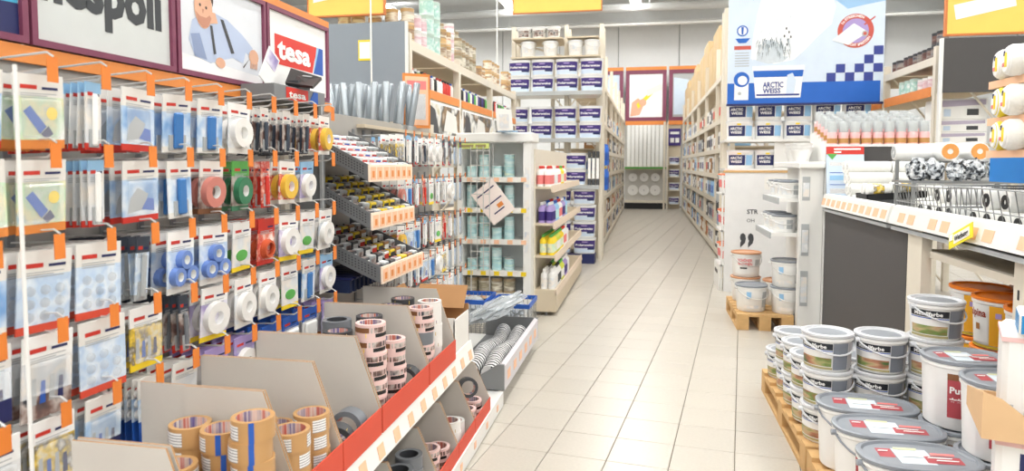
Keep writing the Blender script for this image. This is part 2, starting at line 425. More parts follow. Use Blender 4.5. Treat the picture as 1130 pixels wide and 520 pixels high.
def d_man(b, fr, W, H):
    b.flat(fr, [(.02,.02),(W-.02,.02),(W-.02,H-.02),(.02,H-.02)], 0, .001)
    b.flat(fr, [(.02,.02),(W-.02,.02),(W-.02,.05),(.02,.075)], 5, .0015)
    # leaning man: shirt, arms, braces, neck, head, hair, hands over a sheet
    b.flat(fr, [(.10,.075),(.07,.13),(.09,.2),(.15,.235),(.22,.25),(.30,.24),(.37,.2),(.42,.14),(.40,.09),(.33,.10),(.27,.085),(.19,.06)], 1, .002)
    b.flat(fr, [(.30,.24),(.40,.20),(.47,.16),(.46,.125),(.39,.14),(.33,.17)], 1, .0022)
    b.flat(fr, [(.10,.075),(.08,.15),(.13,.16),(.17,.07)], 6, .0024)
    b.flat(fr, [(.17,.2),(.24,.215),(.225,.25),(.165,.25)], 2, .0026)
    b.disc(fr, (.155,.255), .052, 2, .003, 20, .075)
    b.flat(fr, [(.10,.27),(.105,.315),(.14,.342),(.19,.34),(.215,.31),(.21,.27),(.195,.3),(.15,.315),(.115,.3)], 3, .0034)
    b.flat(fr, [(.11,.235),(.125,.2),(.15,.182),(.18,.19),(.2,.225),(.19,.235),(.17,.222),(.135,.222)], 7, .0034)
    b.disc(fr, (.135,.262), .006, 3, .0036, 8); b.disc(fr, (.17,.258), .006, 3, .0036, 8)
    b.flat(fr, [(.145,.25),(.158,.25),(.15,.232)], 7, .0036); b.flat(fr, [(.135,.215),(.165,.213),(.16,.208),(.14,.209)], 7, .0036)
    b.flat(fr, [(.255,.235),(.275,.235),(.34,.12),(.32,.115)], 4, .003); b.flat(fr, [(.19,.2),(.205,.2),(.225,.10),(.21,.095)], 4, .003)
    b.disc(fr, (.475,.125), .035, 2, .003, 14, .03); b.disc(fr, (.25,.07), .03, 2, .003, 14, .02)
    for k in range(4): b.flat(fr, [(.45+.014*k,.105),(.46+.014*k,.105),(.455+.014*k,.075),(.447+.014*k,.078)], 2, .0032)
    b.flat(fr, [(.44,.11),(.445,.115),(.40,.07),(.396,.075)], 3, .0034)
def d_tesa(b, fr, W, H):
    b.flat(fr, [(.02,.02),(W-.02,.02),(W-.02,H-.02),(.02,H-.02)], 0, .001)
    b.flat(fr, [(.07,.125),(.41,.125),(.43,.185),(.47,.255),(.07,.255)], 1, .002)
    b.flat(fr, [(.42,.125),(.52,.125),(.52,.255),(.48,.255)], 2, .002)
    b.flat(fr, [(.42,.125),(.44,.16),(.48,.255),(.455,.255)], 3, .0022)
    b.ftext(fr, .09, .155, 'tesa', .085, 4, width=.30, bold=.04, off=.003)
nes_bg = mat('poster_pale', (212, 216, 214), .5); nes_tx = mat('poster_charcoal', (58, 62, 66), .5)
man_bg = mat('poster_mist', (226, 230, 236), .5); sheet = mat('poster_sheet', (248, 249, 250), .5); shirt2 = mat('shirt_print_dark', (140, 156, 190), .6); skin2 = mat('skin_print_dark', (198, 140, 116), .6)
cyan = mat('poster_cyan', (70, 176, 214), .45); tred = mat('poster_red', (222, 52, 38), .45)
mk_poster(.96, 1.525, 1.77, 2.14, 'maroon framed poster with plain bright blue print, leftmost of the row', d_blue, [cyan, navy])
mk_poster(1.535, 2.095, 1.77, 2.14, 'maroon framed pale poster with big charcoal lettering', d_nes, [nes_bg, nes_tx])
mk_poster(2.105, 2.665, 1.77, 2.14, 'maroon framed poster of a man in light shirt leaning over work', d_man, [man_bg, shirt, skin, hair, dgrey, sheet, shirt2, skin2])
mk_poster(2.675, 3.245, 1.77, 2.14, 'maroon framed white poster with red and blue logo', d_tesa, [paper, tred, blue, lblue, paper])
for z in (2.14,):
    put('header_strip', 'orange strip along the top of the framed posters', 'strip', MB().box(PX-.016, PX+.016, .96, 3.245, z, z+.03).mesh('header_strip', orange))

# ---- peg hooks and hanging packs
rod_m = MB().tube([(0, 0, 0), (.28, 0, .012), (.295, 0, .022)], .0028, 6).mesh('rod', wire)
arm_m = MB().tube([(0, 0, .032), (.29, 0, .055), (.306, 0, .045)], .0026, 6).mesh('price_arm', wire)
htag_m = MB().box(.302, .3045, -.014, .014, -.012, .045).mesh('price_tag', otag)
hbase_m = MB().box(-.0, .006, -.012, .012, -.012, .04).mesh('hook_base', gsteel)
HK = [('rod', rod_m), ('price_arm', arm_m, [('price_tag', htag_m)]), ('hook_base', hbase_m)]
rod_s = MB().tube([(0, 0, 0), (.30, 0, .012), (.31, 0, .03)], .0026, 5).mesh('rod', gwire)
stag_m = MB().box(.308, .3105, -.009, .009, .0, .034).mesh('price_tag', otag)
HKS = [('rod', rod_s), ('price_tag', stag_m), ('hook_base', hbase_m)]
PK = {}
def pack(key, w_, h, header, am, bottom, extra=None, t=.004, hd=.3, bt=.1, em=None):
    """hang card with header, picture and bottom band; front faces +x, hole at the origin"""
    if key in PK: return PK[key]
    y0, y1 = -w_/2, w_/2; zt = .012; zb = zt-h; z1 = zt-h*hd; z2 = zb+h*bt
    c = MB().box(0, t, y0, y1, z1, zt, 0).box(0, t, y0, y1, z2, z1, 1).box(0, t, y0, y1, zb, z2, 2)
    P = [('card', c.mesh('card', [header, am, bottom]))]
    f = frame((t, y0, zb), (0, 1, 0), (0, 0, 1))
    pr = MB().flat(f, [(w_*.12, h*.80), (w_*.45, h*.80), (w_*.45, h*.855), (w_*.12, h*.855)], 0, .0006)
    pr.flat(f, [(w_*.55, h*.80), (w_*.88, h*.80), (w_*.88, h*.835), (w_*.55, h*.835)], 1, .0006)
    for q in range(3): pr.flat(f, [(w_*.12, h*(.735-.028*q)), (w_*(.85-.2*(q % 2)), h*(.735-.028*q)), (w_*(.85-.2*(q % 2)), h*(.747-.028*q)), (w_*.12, h*(.747-.028*q))], 2, .0006)
    if extra == 'blister' or extra is None:      # printed product picture
        v_ = sum(ord(c_) for c_ in key) % 4
        if v_ == 0: pr.flat(f, [(w_*.16, h*.50), (w_*.30, h*.58), (w_*.62, h*.30), (w_*.48, h*.20)], 3, .0008).flat(f, [(w_*.5, h*.2), (w_*.66, h*.31), (w_*.76, h*.2), (w_*.6, h*.13)], 1, .0009).disc(f, (w_*.74, h*.48), w_*.12, 4, .0008, 10)
        elif v_ == 1:
            for q in range(4): pr.flat(f, [(w_*(.16+.18*q), h*.18), (w_*(.28+.18*q), h*.18), (w_*(.26+.18*q), h*(.5-.05*(q % 2))), (w_*(.18+.18*q), h*(.5-.05*(q % 2)))], (2, 3, 2, 1)[q], .0008)
        elif v_ == 2:
            for q in range(5): pr.disc(f, (w_*(.25+.25*(q % 3)), h*(.24+.2*(q//3))), w_*.1, (3, 2, 4, 2, 1)[q], .0008, 10)
        else: pr.flat(f, [(w_*.12, h*.15), (w_*.55, h*.2), (w_*.7, h*.45), (w_*.4, h*.56), (w_*.2, h*.4)], 2, .0008).flat(f, [(w_*.5, h*.2), (w_*.88, h*.16), (w_*.86, h*.36), (w_*.68, h*.38)], 3, .0009)
    P.append(('logo_print', pr.mesh('logo_print', [redp, navy, lgrey, blue, yellow])))
    ex = em or clear
    if extra == 'blister':
        P.append(('blister', MB().cbox(t, t+.013, y0+w_*.1, y1-w_*.1, z2+.004, z1-.004, .005).mesh('blister', ex)))
    elif extra == 'roll':
        r = min(w_*.44, h*.3)
        P.append(('tape_roll', MB().ring(r, r*.42, .02, 18, 0, 1, (t, 0, z2+r+.004), 'x').mesh('tape_roll', [ex, paper]))) 
    elif extra == 'rolls':
        r = w_*.22; b = MB()
        for q, (yy, zz) in enumerate(((-w_*.24, z2+r), (w_*.24, z2+r), (0, z2+2.7*r))): b.ring(r, r*.5, .02, 12, 0, 1, (t, yy, zz+.004), 'x')
        P.append(('tape_roll', b.mesh('tape_roll', [ex, paper])))
    elif extra == 'bubbles':
        b = MB()
        n = 3
        for i in range(n):
            for j in range(3): b.lathe([(.012, 0), (.011, .005), (.006, .008), (0.0, .009)], 8, o=(t, y0+w_*(.22+.28*i), z2+h*(.1+.16*j)), ax='x')
        P.append(('blister', b.mesh('blister', ex)))
    elif extra == 'coil':
        b = MB()
        for i in range(4): b.ring(w_*.36-.002*i, w_*.30-.002*i, .008, 16, 0, 0, (t+.004*i, 0, z2+w_*.4), 'x')
        P.append(('cord_coil', b.mesh('cord_coil', ex)))
    elif extra == 'stick':
        P.append(('handle', MB().cbox(t, t+.012, -w_*.16, w_*.16, zb+.01, z1-.002, .004).mesh('handle', ex)))
        P.append(('blade', MB().box(t, t+.004, -w_*.3, w_*.3, zb+.006, zb+h*.3).mesh('blade', lgrey)))
    elif extra == 'oval':
        P.append(('window', MB().lathe([(w_*.3, 0), (w_*.3, .003), (0, .004)], 16, 0, 1, .6, o=(t, 0, z2+h*.22), ax='x').mesh('window', ex)))
    PK[key] = P; return P
RW = ['top', 'upper', 'middle', 'lower', 'bottom']
dk = mat('dark_handle', (62, 70, 84), .4); bluep = mat('blue_handle', (60, 120, 186), .4); coilr = mat('copper_cord', (206, 96, 60), .4)
yroll = mat('yellow_roll', (232, 190, 70), .4); proll = mat('pink_roll', (206, 130, 118), .4); broll = mat('blue_roll', (110, 140, 205), .35); wroll = mat('white_roll', (236, 234, 230), .4); groll = mat('green_roll', (52, 120, 84), .4)
KD = {
 'brush':  (lambda: pack('brush', .125, .165, whitec, a_green, orange, 'blister', bt=.12), 'white pack with green brush picture'),
 'slat':   (lambda: pack('slat', .045, .165, lblue, a_white, redp, 'stick', em=paper, hd=.16, bt=.1), 'thin white scraper pack with red foot'),
 'bluec':  (lambda: pack('bluec', .125, .165, whitec, a_blue, redp, 'blister', bt=.1), 'white pack, blue picture, red foot'),
 'bluew':  (lambda: pack('bluew', .11, .165, whitec, a_blue, whitec, 'stick', em=bluep), 'white pack with blue handled tool'),
 'pale':   (lambda: pack('pale', .11, .165, paper, a_white, whitec, 'roll', em=wroll), 'pale pack with round white roll'),
 'darkst': (lambda: pack('darkst', .045, .16, whitec, a_dark, dgrey, 'stick', em=dk), 'white topped pack, dark handled tool'),
 'rollp':  (lambda: pack('rollp', .11, .165, whitec, a_dark, brown, 'roll', em=proll), 'white pack with pink tape roll'),
 'rollg':  (lambda: pack('rollg', .105, .165, green, a_dark, groll, 'roll', em=groll), 'dark green pack with tape roll'),
 'rolly':  (lambda: pack('rolly', .105, .16, paper, a_red, whitec, 'roll', em=yroll), 'red-white pack with yellow tape roll'),
 'rollb':  (lambda: pack('rollb', .105, .16, lblue, a_lil, whitec, 'roll', em=wroll), 'pale blue pack with white tape roll'),
 'redst':  (lambda: pack('redst', .05, .165, a_red, a_red, redp, 'stick', em=redp), 'red and white pack with red handle'),
 'bubble': (lambda: pack('bubble', .135, .185, whitec, a_bub, red, 'bubbles', bt=.1), 'large card with pale blue bubbles'),
 'dslat':  (lambda: pack('dslat', .045, .175, dk, a_bub, lgrey, 'stick', em=lgrey, hd=.25), 'slim grey and dark scraper pack'),
 'rolls':  (lambda: pack('rolls', .125, .18, paper, a_bub, whitec, 'rolls', em=broll), 'white card with three blue tape rolls'),
 'greenw': (lambda: pack('greenw', .105, .165, paper, a_white, yellow, 'oval', em=green), 'white pack with green window'),
 'coil':   (lambda: pack('coil', .10, .165, redp, a_red, redp, 'coil', em=coilr), 'red pack with coiled copper cord'),
 'whiter': (lambda: pack('whiter', .12, .17, paper, a_lil, yellow, 'roll', em=wroll), 'lilac-white pack with white roll'),
 'darkc':  (lambda: pack('darkc', .135, .19, paper, a_white, a_dark, 'blister', bt=.28), 'large white card with dark foot'),
 'yelc':   (lambda: pack('yelc', .115, .17, paper, a_yel, yellow, 'blister'), 'white card with yellow picture'),
 'gslat':  (lambda: pack('gslat', .04, .17, dk, a_dark, redp, 'stick', em=mgrey, bt=.14), 'slim dark pack with red foot'),
 'navyc':  (lambda: pack('navyc', .115, .17, whitec, a_blue, navy, 'blister', bt=.3), 'white card with navy foot'),
 'bslat':  (lambda: pack('bslat', .075, .18, whitec, a_blue, blue, 'bubbles', bt=.35, em=white), 'white card with deep blue lower half'),
 'ovaly':  (lambda: pack('ovaly', .105, .15, whitec, a_white, whitec, 'oval', em=olive), 'white pack with olive oval window'),
 'lilr':   (lambda: pack('lilr', .11, .155, lilac, a_lil, orange, 'roll', em=wroll), 'lilac pack with orange foot'),
 'bwb':    (lambda: pack('bwb', .11, .17, blue, a_white, whitec, 'blister', em=white), 'blue topped pack with white blister'),
}
GRID = [  # five rows of the near peg wall, columns from the upright outwards
 ['bluec','brush','slat','bluec','bluew','bluew','pale','darkst','darkst','darkst','rolly'],
 ['brush','brush','slat','bluec','bluew','rollp','rollg','redst','rolly','rollb',None],
 ['bluew','bubble','bubble','dslat','rolls','rolls','greenw','coil','whiter','greenw','pale'],
 ['navyc','darkc','bubble','yelc','gslat','whiter','pale','pale','greenw','bluew','rollb'],
 ['darkc','yelc','navyc','bslat','ovaly','lilr','lilr','bwb','bwb','bwb','lilr'],
]
ZR = [1.65, 1.46, 1.255, 1.065, .87]
def front(k): return 'frontmost' if k == 0 else ORD[k]+' from front'
PNAME = {k: ('scraper_pack' if k in ('slat', 'dslat', 'gslat', 'darkst', 'redst', 'bluew') else 'tape_pack' if k in ('pale', 'rollp', 'rollg', 'rolly', 'rollb', 'rolls', 'whiter', 'lilr', 'coil') else 'card_pack') for k in KD}
DEEP = {'slat': (12, .021), 'dslat': (8, .03), 'gslat': (10, .024), 'darkst': (8, .028), 'bslat': (10, .022), 'redst': (8, .028), 'bwb': (4, .05)}
HY = [1.15+.153*k for k in range(11)]
for i, z in enumerate(ZR):
    for j, kd in enumerate(GRID[i]):
        y = HY[j]
        where = '%s hook, %s row, near pegboard' % (ORD[j], RW[i])
        put('peg_hook', 'zinc hook with orange tag, '+where, 'hook', HK, (PX, y, z), group='hooks of the near pegboard')
        if not kd: continue
        fn, desc = KD[kd]
        P = fn(); n, st = DEEP.get(kd, (4, .042))
        for k in range(n):
            x = PX+.262-st*k
            if x < PX+.012: break
            put(PNAME[kd], '%s, %s, %s' % (desc, front(k), where), 'pack', P, (x, y+random.uniform(-.002, .002), z-.016+.04*(x-PX)),
                group='packs on the pegboards', rot=(random.uniform(-.04, .04), random.uniform(.0, .08), random.uniform(-.09, .09)))
for j, kd in enumerate(('navyc', 'darkc', 'brush')):
    where = '%s hook, lowest short row, near pegboard' % ORD[j]
    y = HY[j]; z = .69
    put('peg_hook', 'zinc hook with orange tag, '+where, 'hook', HK, (PX, y, z), group='hooks of the near pegboard')
    for k in range(4): put(PNAME[kd], '%s, %s, %s' % (KD[kd][1], front(k), where), 'pack', PK[kd], (PX+.262-.042*k, y, z-.006), group='packs on the pegboards', rot=(0, .05, random.uniform(-.06, .06)))
# far peg section (smaller packs)
FZ = [1.61, 1.36, 1.11, .90, .70]
FG = [['yelc','slat','slat','darkst','pale','pale','gslat','gslat','dslat','dslat'],
      ['rollp','bluew','slat','redst','greenw','slat','slat','pale','dslat','dslat'],
      ['rolly','bluec','bluew','slat','slat','greenw','redst','slat','dslat','dslat'],
      ['slat','slat','slat','bluec','bluew','pale','yelc','dslat','dslat','dslat'],
      ['redst','bluec','slat','pale','bluew','rollp','slat','greenw','dslat','dslat']]
for i, z in enumerate(FZ):
    for j, kd in enumerate(FG[i]):
        y = 3.55+.137*j
        where = '%s hook, %s row, far pegboard' % (ORD[j], RW[i])
        put('peg_hook', 'grey hook with small orange tag, '+where, 'hook', HKS, (PX, y, z), group='hooks of the far pegboard')
        fn, desc = KD[kd]; P = fn()
        for k in range(3 if kd not in DEEP else 6):
            put(PNAME[kd], '%s, %s, %s' % (desc, front(k), where), 'pack', P, (PX+.27-.042*k, y, z-.014+.04*(.27-.042*k)), group='packs on the pegboards', rot=(random.uniform(-.03, .03), 0, random.uniform(-.08, .08)))
        
# ---- three sloping tray displays
trayp = mat('tray_grey', (122, 124, 126), .5, .3, var=.04)
hole_m = mat('tray_hole', (58, 58, 60), .6)
def tray(z0, z1, xf, lab, pal, ci):
    y0, y1 = 2.9, 3.47; x0 = PX+.01
    def zz(x): return z0+(z1-z0)*(x-x0)/(xf-x0)
    h = .075
    fl_ = MB().prism([(x0, zz(x0)-h), (xf, zz(xf)-h), (xf, zz(xf)-h+.004), (x0, zz(x0)-h+.004)], 'y', y0, y1).mesh('tray_floor', trayp)
    sd = MB().prism([(x0, zz(x0)-h), (xf, zz(xf)-h), (xf, zz(xf)), (x0, zz(x0))], 'y', 0, .004)
    hb = MB()
    sl = (z1-z0)/(xf-x0)
    for a in range(24):
        for c in range(4):
            xx = x0+.02+a*(xf-x0-.03)/24; zc = zz(xx)-.018-.012*c; q = .003
            hb.add([(xx-q, -.0006, zc-q-sl*q), (xx+q, -.0006, zc-q+sl*q), (xx+q, -.0006, zc+q+sl*q), (xx-q, -.0006, zc+q-sl*q)], [(0, 1, 2, 3)])
    hm = hb.mesh('perforation', hole_m)
    fs = MB().prism([(xf, z1-.075), (xf+.006, z1-.08), (xf+.006, z1-.002), (xf, z1)], 'y', y0-.004, y1+.004).mesh('front_strip', mat('peach_strip', (246, 224, 204), .6))
    lp = []
    for k in range(7):
        lp.append(('price_label', MB().box(xf+.006, xf+.0075, y0+.012+k*.08, y0+.075+k*.08, z1-.07, z1-.012, 0).box(xf+.0075, xf+.008, y0+.03+k*.08, y0+.057+k*.08, z1-.06, z1-.03, 1).mesh('price_label', [ptag, orange])))
    sdm = sd.mesh('side_panel', trayp)
    r = put('sloping_tray', lab, 'tray', [('tray_floor', fl_), ('front_strip', fs, lp)])
    s1 = obj('side_panel', sdm, r, (0, y0-.004, 0)); obj('perforation', hm, s1)['kind'] = 'stuff'
    obj('side_panel', sdm, r, (0, y1, 0))
    # lane dividers and the small packets in the lanes
    ang = math.atan2(z1-z0, xf-x0)
    lanes = 7; lw = (y1-y0)/lanes
    for k in range(1, lanes):
        obj('lane_divider', MB().prism([(x0, zz(x0)-h+.004), (xf, zz(xf)-h+.004), (xf, zz(xf)-.03), (x0, zz(x0)-.03)], 'y', y0+k*lw-.0015, y0+k*lw+.0015).mesh('lane_divider', dgrey), r)
    L = (xf-x0)/math.cos(ang); n = 6; d = (L-.03)/n
    for k in range(lanes):
        nm, pm_, ds = pal[k % len(pal)]
        for q in range(n):
            s_ = .018+d*(q+.5)
            px_ = x0+s_*math.cos(ang); pz = zz(px_)-h+.006
            put('packet', 'small %s packet, %s lane of %s sloping tray, %s from back' % (ds, ORD[k], ('top', 'middle', 'lowest')[ci], ORD[q]), 'packet', pm_, (px_, y0+(k+.5)*lw, pz), rot=(0, -ang+R(-18), 0), group='packets in the sloping trays')
def packet(mats):
    b = MB().cbox(-.018, .018, -.032, .032, .0, .058, .004, 0)
    b.box(.0185, .019, -.028, .028, .012, .046, 1).box(-.014, .014, -.024, .024, .058, .0595, 2)
    return b.mesh('packet', mats)
PKT = [('a', packet([paper, redp, a_multi]), 'red and white'), ('b', packet([lgrey, a_dark, paper]), 'grey'), ('c', packet([paper, blue, lblue]), 'blue and white'),
       ('d', packet([yellow, dgrey, a_yel]), 'yellow'), ('e', packet([dgrey, paper, a_dark]), 'dark'), ('f', packet([paper, pink, a_red]), 'pink and white'), ('g', packet([kraft, paper, a_multi]), 'brown')]
tray(1.635, 1.455, -1.235, 'topmost of three grey perforated sloping trays', [PKT[k] for k in (1, 0, 5, 2, 0, 1, 1)], 0)
tray(1.43, 1.235, -1.225, 'middle of three grey perforated sloping trays', [PKT[k] for k in (4, 1, 3, 1, 3, 3, 1)], 1)
tray(1.17, .99, -1.18, 'lowest of three grey perforated sloping trays', [PKT[k] for k in (4, 1, 4, 0, 3, 6, 1)], 2)
put('tray_unit_panel', 'tall grey steel side panel beside the sloping trays', 'panel', [('panel', MB().box(PX, -1.44, 2.875, 2.89, .95, 1.715).mesh('panel', gsteel)), ('flange', MB().box(-1.452, -1.44, 2.86, 2.875, .95, 1.715).mesh('flange', lgrey))])
put('tray_header', 'grey header box above trays with red and blue logo', 'header', [
    ('box', MB().box(PX+.014, -1.44, 2.47, 2.9, 1.715, 1.775).mesh('box', gsteel)),
    ('logo', MB().box(-1.44, -1.438, 2.56, 2.74, 1.72, 1.77, 0).prism([(2.75, 1.72), (2.83, 1.72), (2.83, 1.77), (2.79, 1.77)], 'x', -1.44, -1.438, 1).ftext(frame((-1.4375, 2.575, 1.73), (0, 1, 0), (0, 0, 1)), 0, 0, 'tesa', .028, 2, width=.14, bold=.03).mesh('logo', [tred, blue, paper]))])
q4 = [(-1.5, 2.66, 1.80), (-1.36, 2.63, 1.778), (-1.42, 2.83, 1.84), (-1.55, 2.8, 1.88)]
nrm = (Vector(q4[1])-Vector(q4[0])).cross(Vector(q4[3])-Vector(q4[0])).normalized()
low4 = [(Vector(p)-nrm*.012)[:] for p in q4]
pl = MB().add(q4+low4, [(0, 1, 2, 3), (7, 6, 5, 4), (0, 4, 5, 1), (1, 5, 6, 2), (2, 6, 7, 3), (3, 7, 4, 0)])
cc = sum((Vector(p) for p in q4), Vector())/4
e1 = (Vector(q4[1])-Vector(q4[0])).normalized(); e2 = nrm.cross(e1)
put('black_tablet', 'black flat dispenser panel leaning on the tray header', 'panel', [('plate', pl.mesh('plate', black)), ('slot', MB().flat((cc, e1, e2, nrm), [(-.02, .02), (.03, .02), (.03, .03), (-.02, .03)], 0, .001).mesh('slot', lgrey)), ('stand', MB().box(-1.5, -1.45, 2.68, 2.78, 1.775, 1.81).mesh('stand', dgrey))])
M2 = Matrix.Translation((-1.5, 2.54, 1.845)) @ Matrix.Rotation(R(-32), 4, 'X')
put('leaflet_card', 'pale leaflet card standing left of the black dispenser', 'card', [('card', MB().obox(M2, .004, .09, .15).mesh('card', paper)), ('picture', MB().obox(M2 @ Matrix.Translation((.0025, 0, .035)), .001, .075, .06).mesh('picture', a_lil))])
# dark blue comb brushes below the trays
comb = [('handle', MB().cbox(0, .25, -.016, .016, -.012, 0, .004).mesh('handle', navy)), ('bristles', MB().box(.02, .24, -.012, .012, -.07, -.012).mesh('bristles', mat('navy_bristle', (26, 42, 82), .7, var=.3, scale=120)))]
for k in range(10): put('comb_brush', 'navy bristle brush below the trays, %s from the near end' % ORD[k], 'brush', comb, (PX+.02, 2.93+.05*k, .93), group='navy brushes below the trays')

# ---- white display cartons with red front lips, on both shelves
def cut_prism(b, pts, ax, a0, a1, m, me_):
    n = len(pts); b.prism(pts, ax, a0, a1, m)
    for i in range(1, n+1): b.m[-i] = me_
    return b
def carton(y0, y1, z, xf, xb, hw, lab, lip=.09):
    zt = z+hw
    prof = [(xb, z), (xb, zt), (xf-.09, zt), (xf-.004, z+lip-.005), (xf-.004, z)]
    wl_ = cut_prism(MB(), prof, 'y', 0, .005, 0, 1).mesh('side_wall', [cboard, kraft])
    r = put('display_carton', lab, 'carton', [
        ('floor', MB().box(xb, xf-.004, y0+.005, y1-.005, z, z+.004).mesh('floor', cboard)),
        ('back_wall', MB().box(xb, xb+.004, y0+.005, y1-.005, z+.004, z+hw*.4).mesh('back_wall', cboard)),
        ('front_lip', MB().box(xf-.004, xf, y0, y1, z, z+lip).mesh('front_lip', red))], group='display cartons on the left shelves')
    obj('side_wall', wl_, r, (0, y0, 0)); obj('side_wall', wl_, r, (0, y1-.005, 0))
    return r
US = .557
for k, (a, c) in enumerate(((.86, 1.19), (1.2, 1.545), (1.55, 1.805), (1.81, 2.10), (2.11, 2.605), (2.615, 3.0))):
    carton(a, c, US, -.858, -1.31 if k > 1 else -1.17, .325, 'white display carton with red lip on the upper shelf, %s from camera' % ORD[k])
LS = .087
for k, (a, c) in enumerate(((1.98, 2.32), (2.325, 2.66), (2.665, 2.97), (2.975, 3.28), (3.285, 3.62))):
    carton(a, c, LS, -.838, -1.25, .27, 'white display carton with red lip on the base shelf, %s from camera' % ORD[k], lip=.08)
# rolls
core_m = art('tape_core_print', [(238, 226, 214), (204, 84, 66), (232, 214, 200), (96, 84, 150), (240, 232, 224)], 95, stretch=(1, 1, .02))
def roll_kind(ro, ri, h, outer, core, stickers=()):
    P = [('roll', MB().ring(ro, ri, h, 22, 0, 1).mesh('roll', [outer, core]))]
    for (a0, a1, z0, z1, m) in stickers:
        b = MB(); n = 5
        vs_ = []
        for i in range(n+1):
            a = a0+(a1-a0)*i/n; vs_ += [((ro+.0006)*math.cos(a), (ro+.0006)*math.sin(a), z0*h), ((ro+.0006)*math.cos(a), (ro+.0006)*math.sin(a), z1*h)]
        b.add(vs_, [(2*i, 2*i+2, 2*i+3, 2*i+1) for i in range(n)], 0, True)
        P.append(('sticker', b.mesh('sticker', m)))
    return P
RK_brown = roll_kind(.05, .039, .05, tan, core_m, [(-2.6, -1.5, .12, .82, a_text), (-.6, .2, .12, .82, a_text)])
RK_blue = roll_kind(.05, .039, .05, tan, core_m, [(-1.2, -.95, 0, 1, blue), (-2.6, -1.7, .12, .8, a_text)])
full = (-3.2, 3.2)
pinkl = mat('label_blush', (232, 200, 196), .45)
RK_duct = roll_kind(.052, .038, .05, pinkl, core_m, [(*full, .12, .42, yellow), (-3.2, -1.7, .45, .8, brown), (-1.6, .3, .45, .8, a_dark), (.4, 3.2, .45, .8, brown), (-1.3, -.2, .14, .4, black)])
RK_grey = roll_kind(.055, .038, .05, mgrey, core_m, [(-1.3, -.3, .2, .9, a_yel)])
RK_gplain = roll_kind(.055, .038, .052, mgrey, dgrey)
RK_white = roll_kind(.052, .038, .05, wroll, core_m, [(*full, .1, .4, a_multi)])
RK_black = roll_kind(.052, .036, .05, dgrey, core_m, [(*full, .55, .9, a_yel)])
CW = ['nearest', 'second', 'third', 'fourth', 'fifth', 'sixth']
def stack(kind, nm, x, y, z, n, where, hh=.05):
    for k in range(n):
        put('tape_roll', '%s, %s, %s' % (nm, level(k, n), where) if n > 1 else '%s %s' % (nm, where), 'tape roll', kind if not (isinstance(kind, list) and isinstance(kind[0], list)) else kind[k % len(kind)],
            (x+random.uniform(-.003, .003), y+random.uniform(-.003, .003), z+.0045+hh*k), random.uniform(-.5, .5), group='tape rolls in the cartons')
mix = [RK_brown, RK_blue]
stack(RK_brown, 'brown parcel tape roll', -1.115, 1.485, US, 5, 'at the back of the second upper carton')
stack(RK_blue, 'blue striped brown tape roll', -1.015, 1.47, US, 5, 'mid carton, second upper carton')
stack(RK_blue, 'blue striped brown tape roll', -.912, 1.432, US, 6, 'at the front of second upper carton')
stack(RK_brown, 'brown parcel tape roll', -1.07, 1.365, US, 4, 'near left of the second upper carton')
stack(RK_brown, 'brown parcel tape roll', -.93, 1.26, US, 2, 'near end of the second upper carton')
stack(RK_brown, 'brown parcel tape roll', -.915, 1.612, US, 4, 'front left of the third upper carton')
stack(RK_brown, 'brown parcel tape roll', -.92, 1.735, US, 4, 'front right of the third upper carton')
stack(RK_brown, 'brown parcel tape roll', -1.03, 1.65, US, 4, 'mid third upper carton')
stack(RK_brown, 'brown parcel tape roll', -1.04, 1.75, US, 3, 'back right of the third upper carton')
stack(RK_brown, 'brown parcel tape roll', -.96, 1.335, US, 3, 'front left of the second upper carton')
# grey roll on its side and labelled rolls in the fourth carton
put('tape_roll', 'grey duct tape roll lying on its side, fourth upper carton', 'tape roll', RK_grey, (-.93, 2.03, US+.06), rot=(R(90), R(20), 0), group='tape rolls in the cartons')
put('tape_roll', 'yellow labelled roll lying on its side, fourth upper carton', 'tape roll', RK_black, (-.925, 1.915, US+.057), rot=(R(90), R(60), R(15)), group='tape rolls in the cartons')
stack(RK_white, 'white tape roll with mixed label', -1.05, 1.94, US, 2, 'at the back of the fourth upper carton')
stack(RK_duct, 'pink and yellow labelled tape roll', -.93, 2.19, US, 7, 'front left, fifth upper carton')
stack(RK_duct, 'pink and yellow labelled tape roll', -.925, 2.37, US, 5, 'front middle, fifth upper carton')
put('tape_roll', 'dark labelled roll lying on side, fifth upper carton', 'tape roll', RK_black, (-.915, 2.53, US+.057), rot=(R(90), R(40), 0), group='tape rolls in the cartons')
for k, (x, y, n) in enumerate(((-1.08, 2.25, 6), (-1.16, 2.4, 6), (-1.07, 2.5, 6))):
    stack(RK_black if k != 1 else RK_gplain, 'dark labelled tape roll' if k != 1 else 'plain grey tape roll', x, y, US, n, 'back %s, fifth upper carton' % ('left', 'middle', 'right')[k])
stack([RK_duct, RK_duct, RK_duct, RK_gplain, RK_duct, RK_duct], 'pink banded tape roll', -.92, 2.69, US, 6, 'front left, sixth upper carton')
stack(RK_white, 'white tape roll with mixed label', -.925, 2.83, US, 6, 'front middle, sixth upper carton')
stack(RK_black, 'dark labelled tape roll', -1.06, 2.7, US, 6, 'back left, sixth upper carton')
stack(RK_black, 'dark labelled tape roll', -1.06, 2.86, US, 6, 'back right, sixth upper carton')
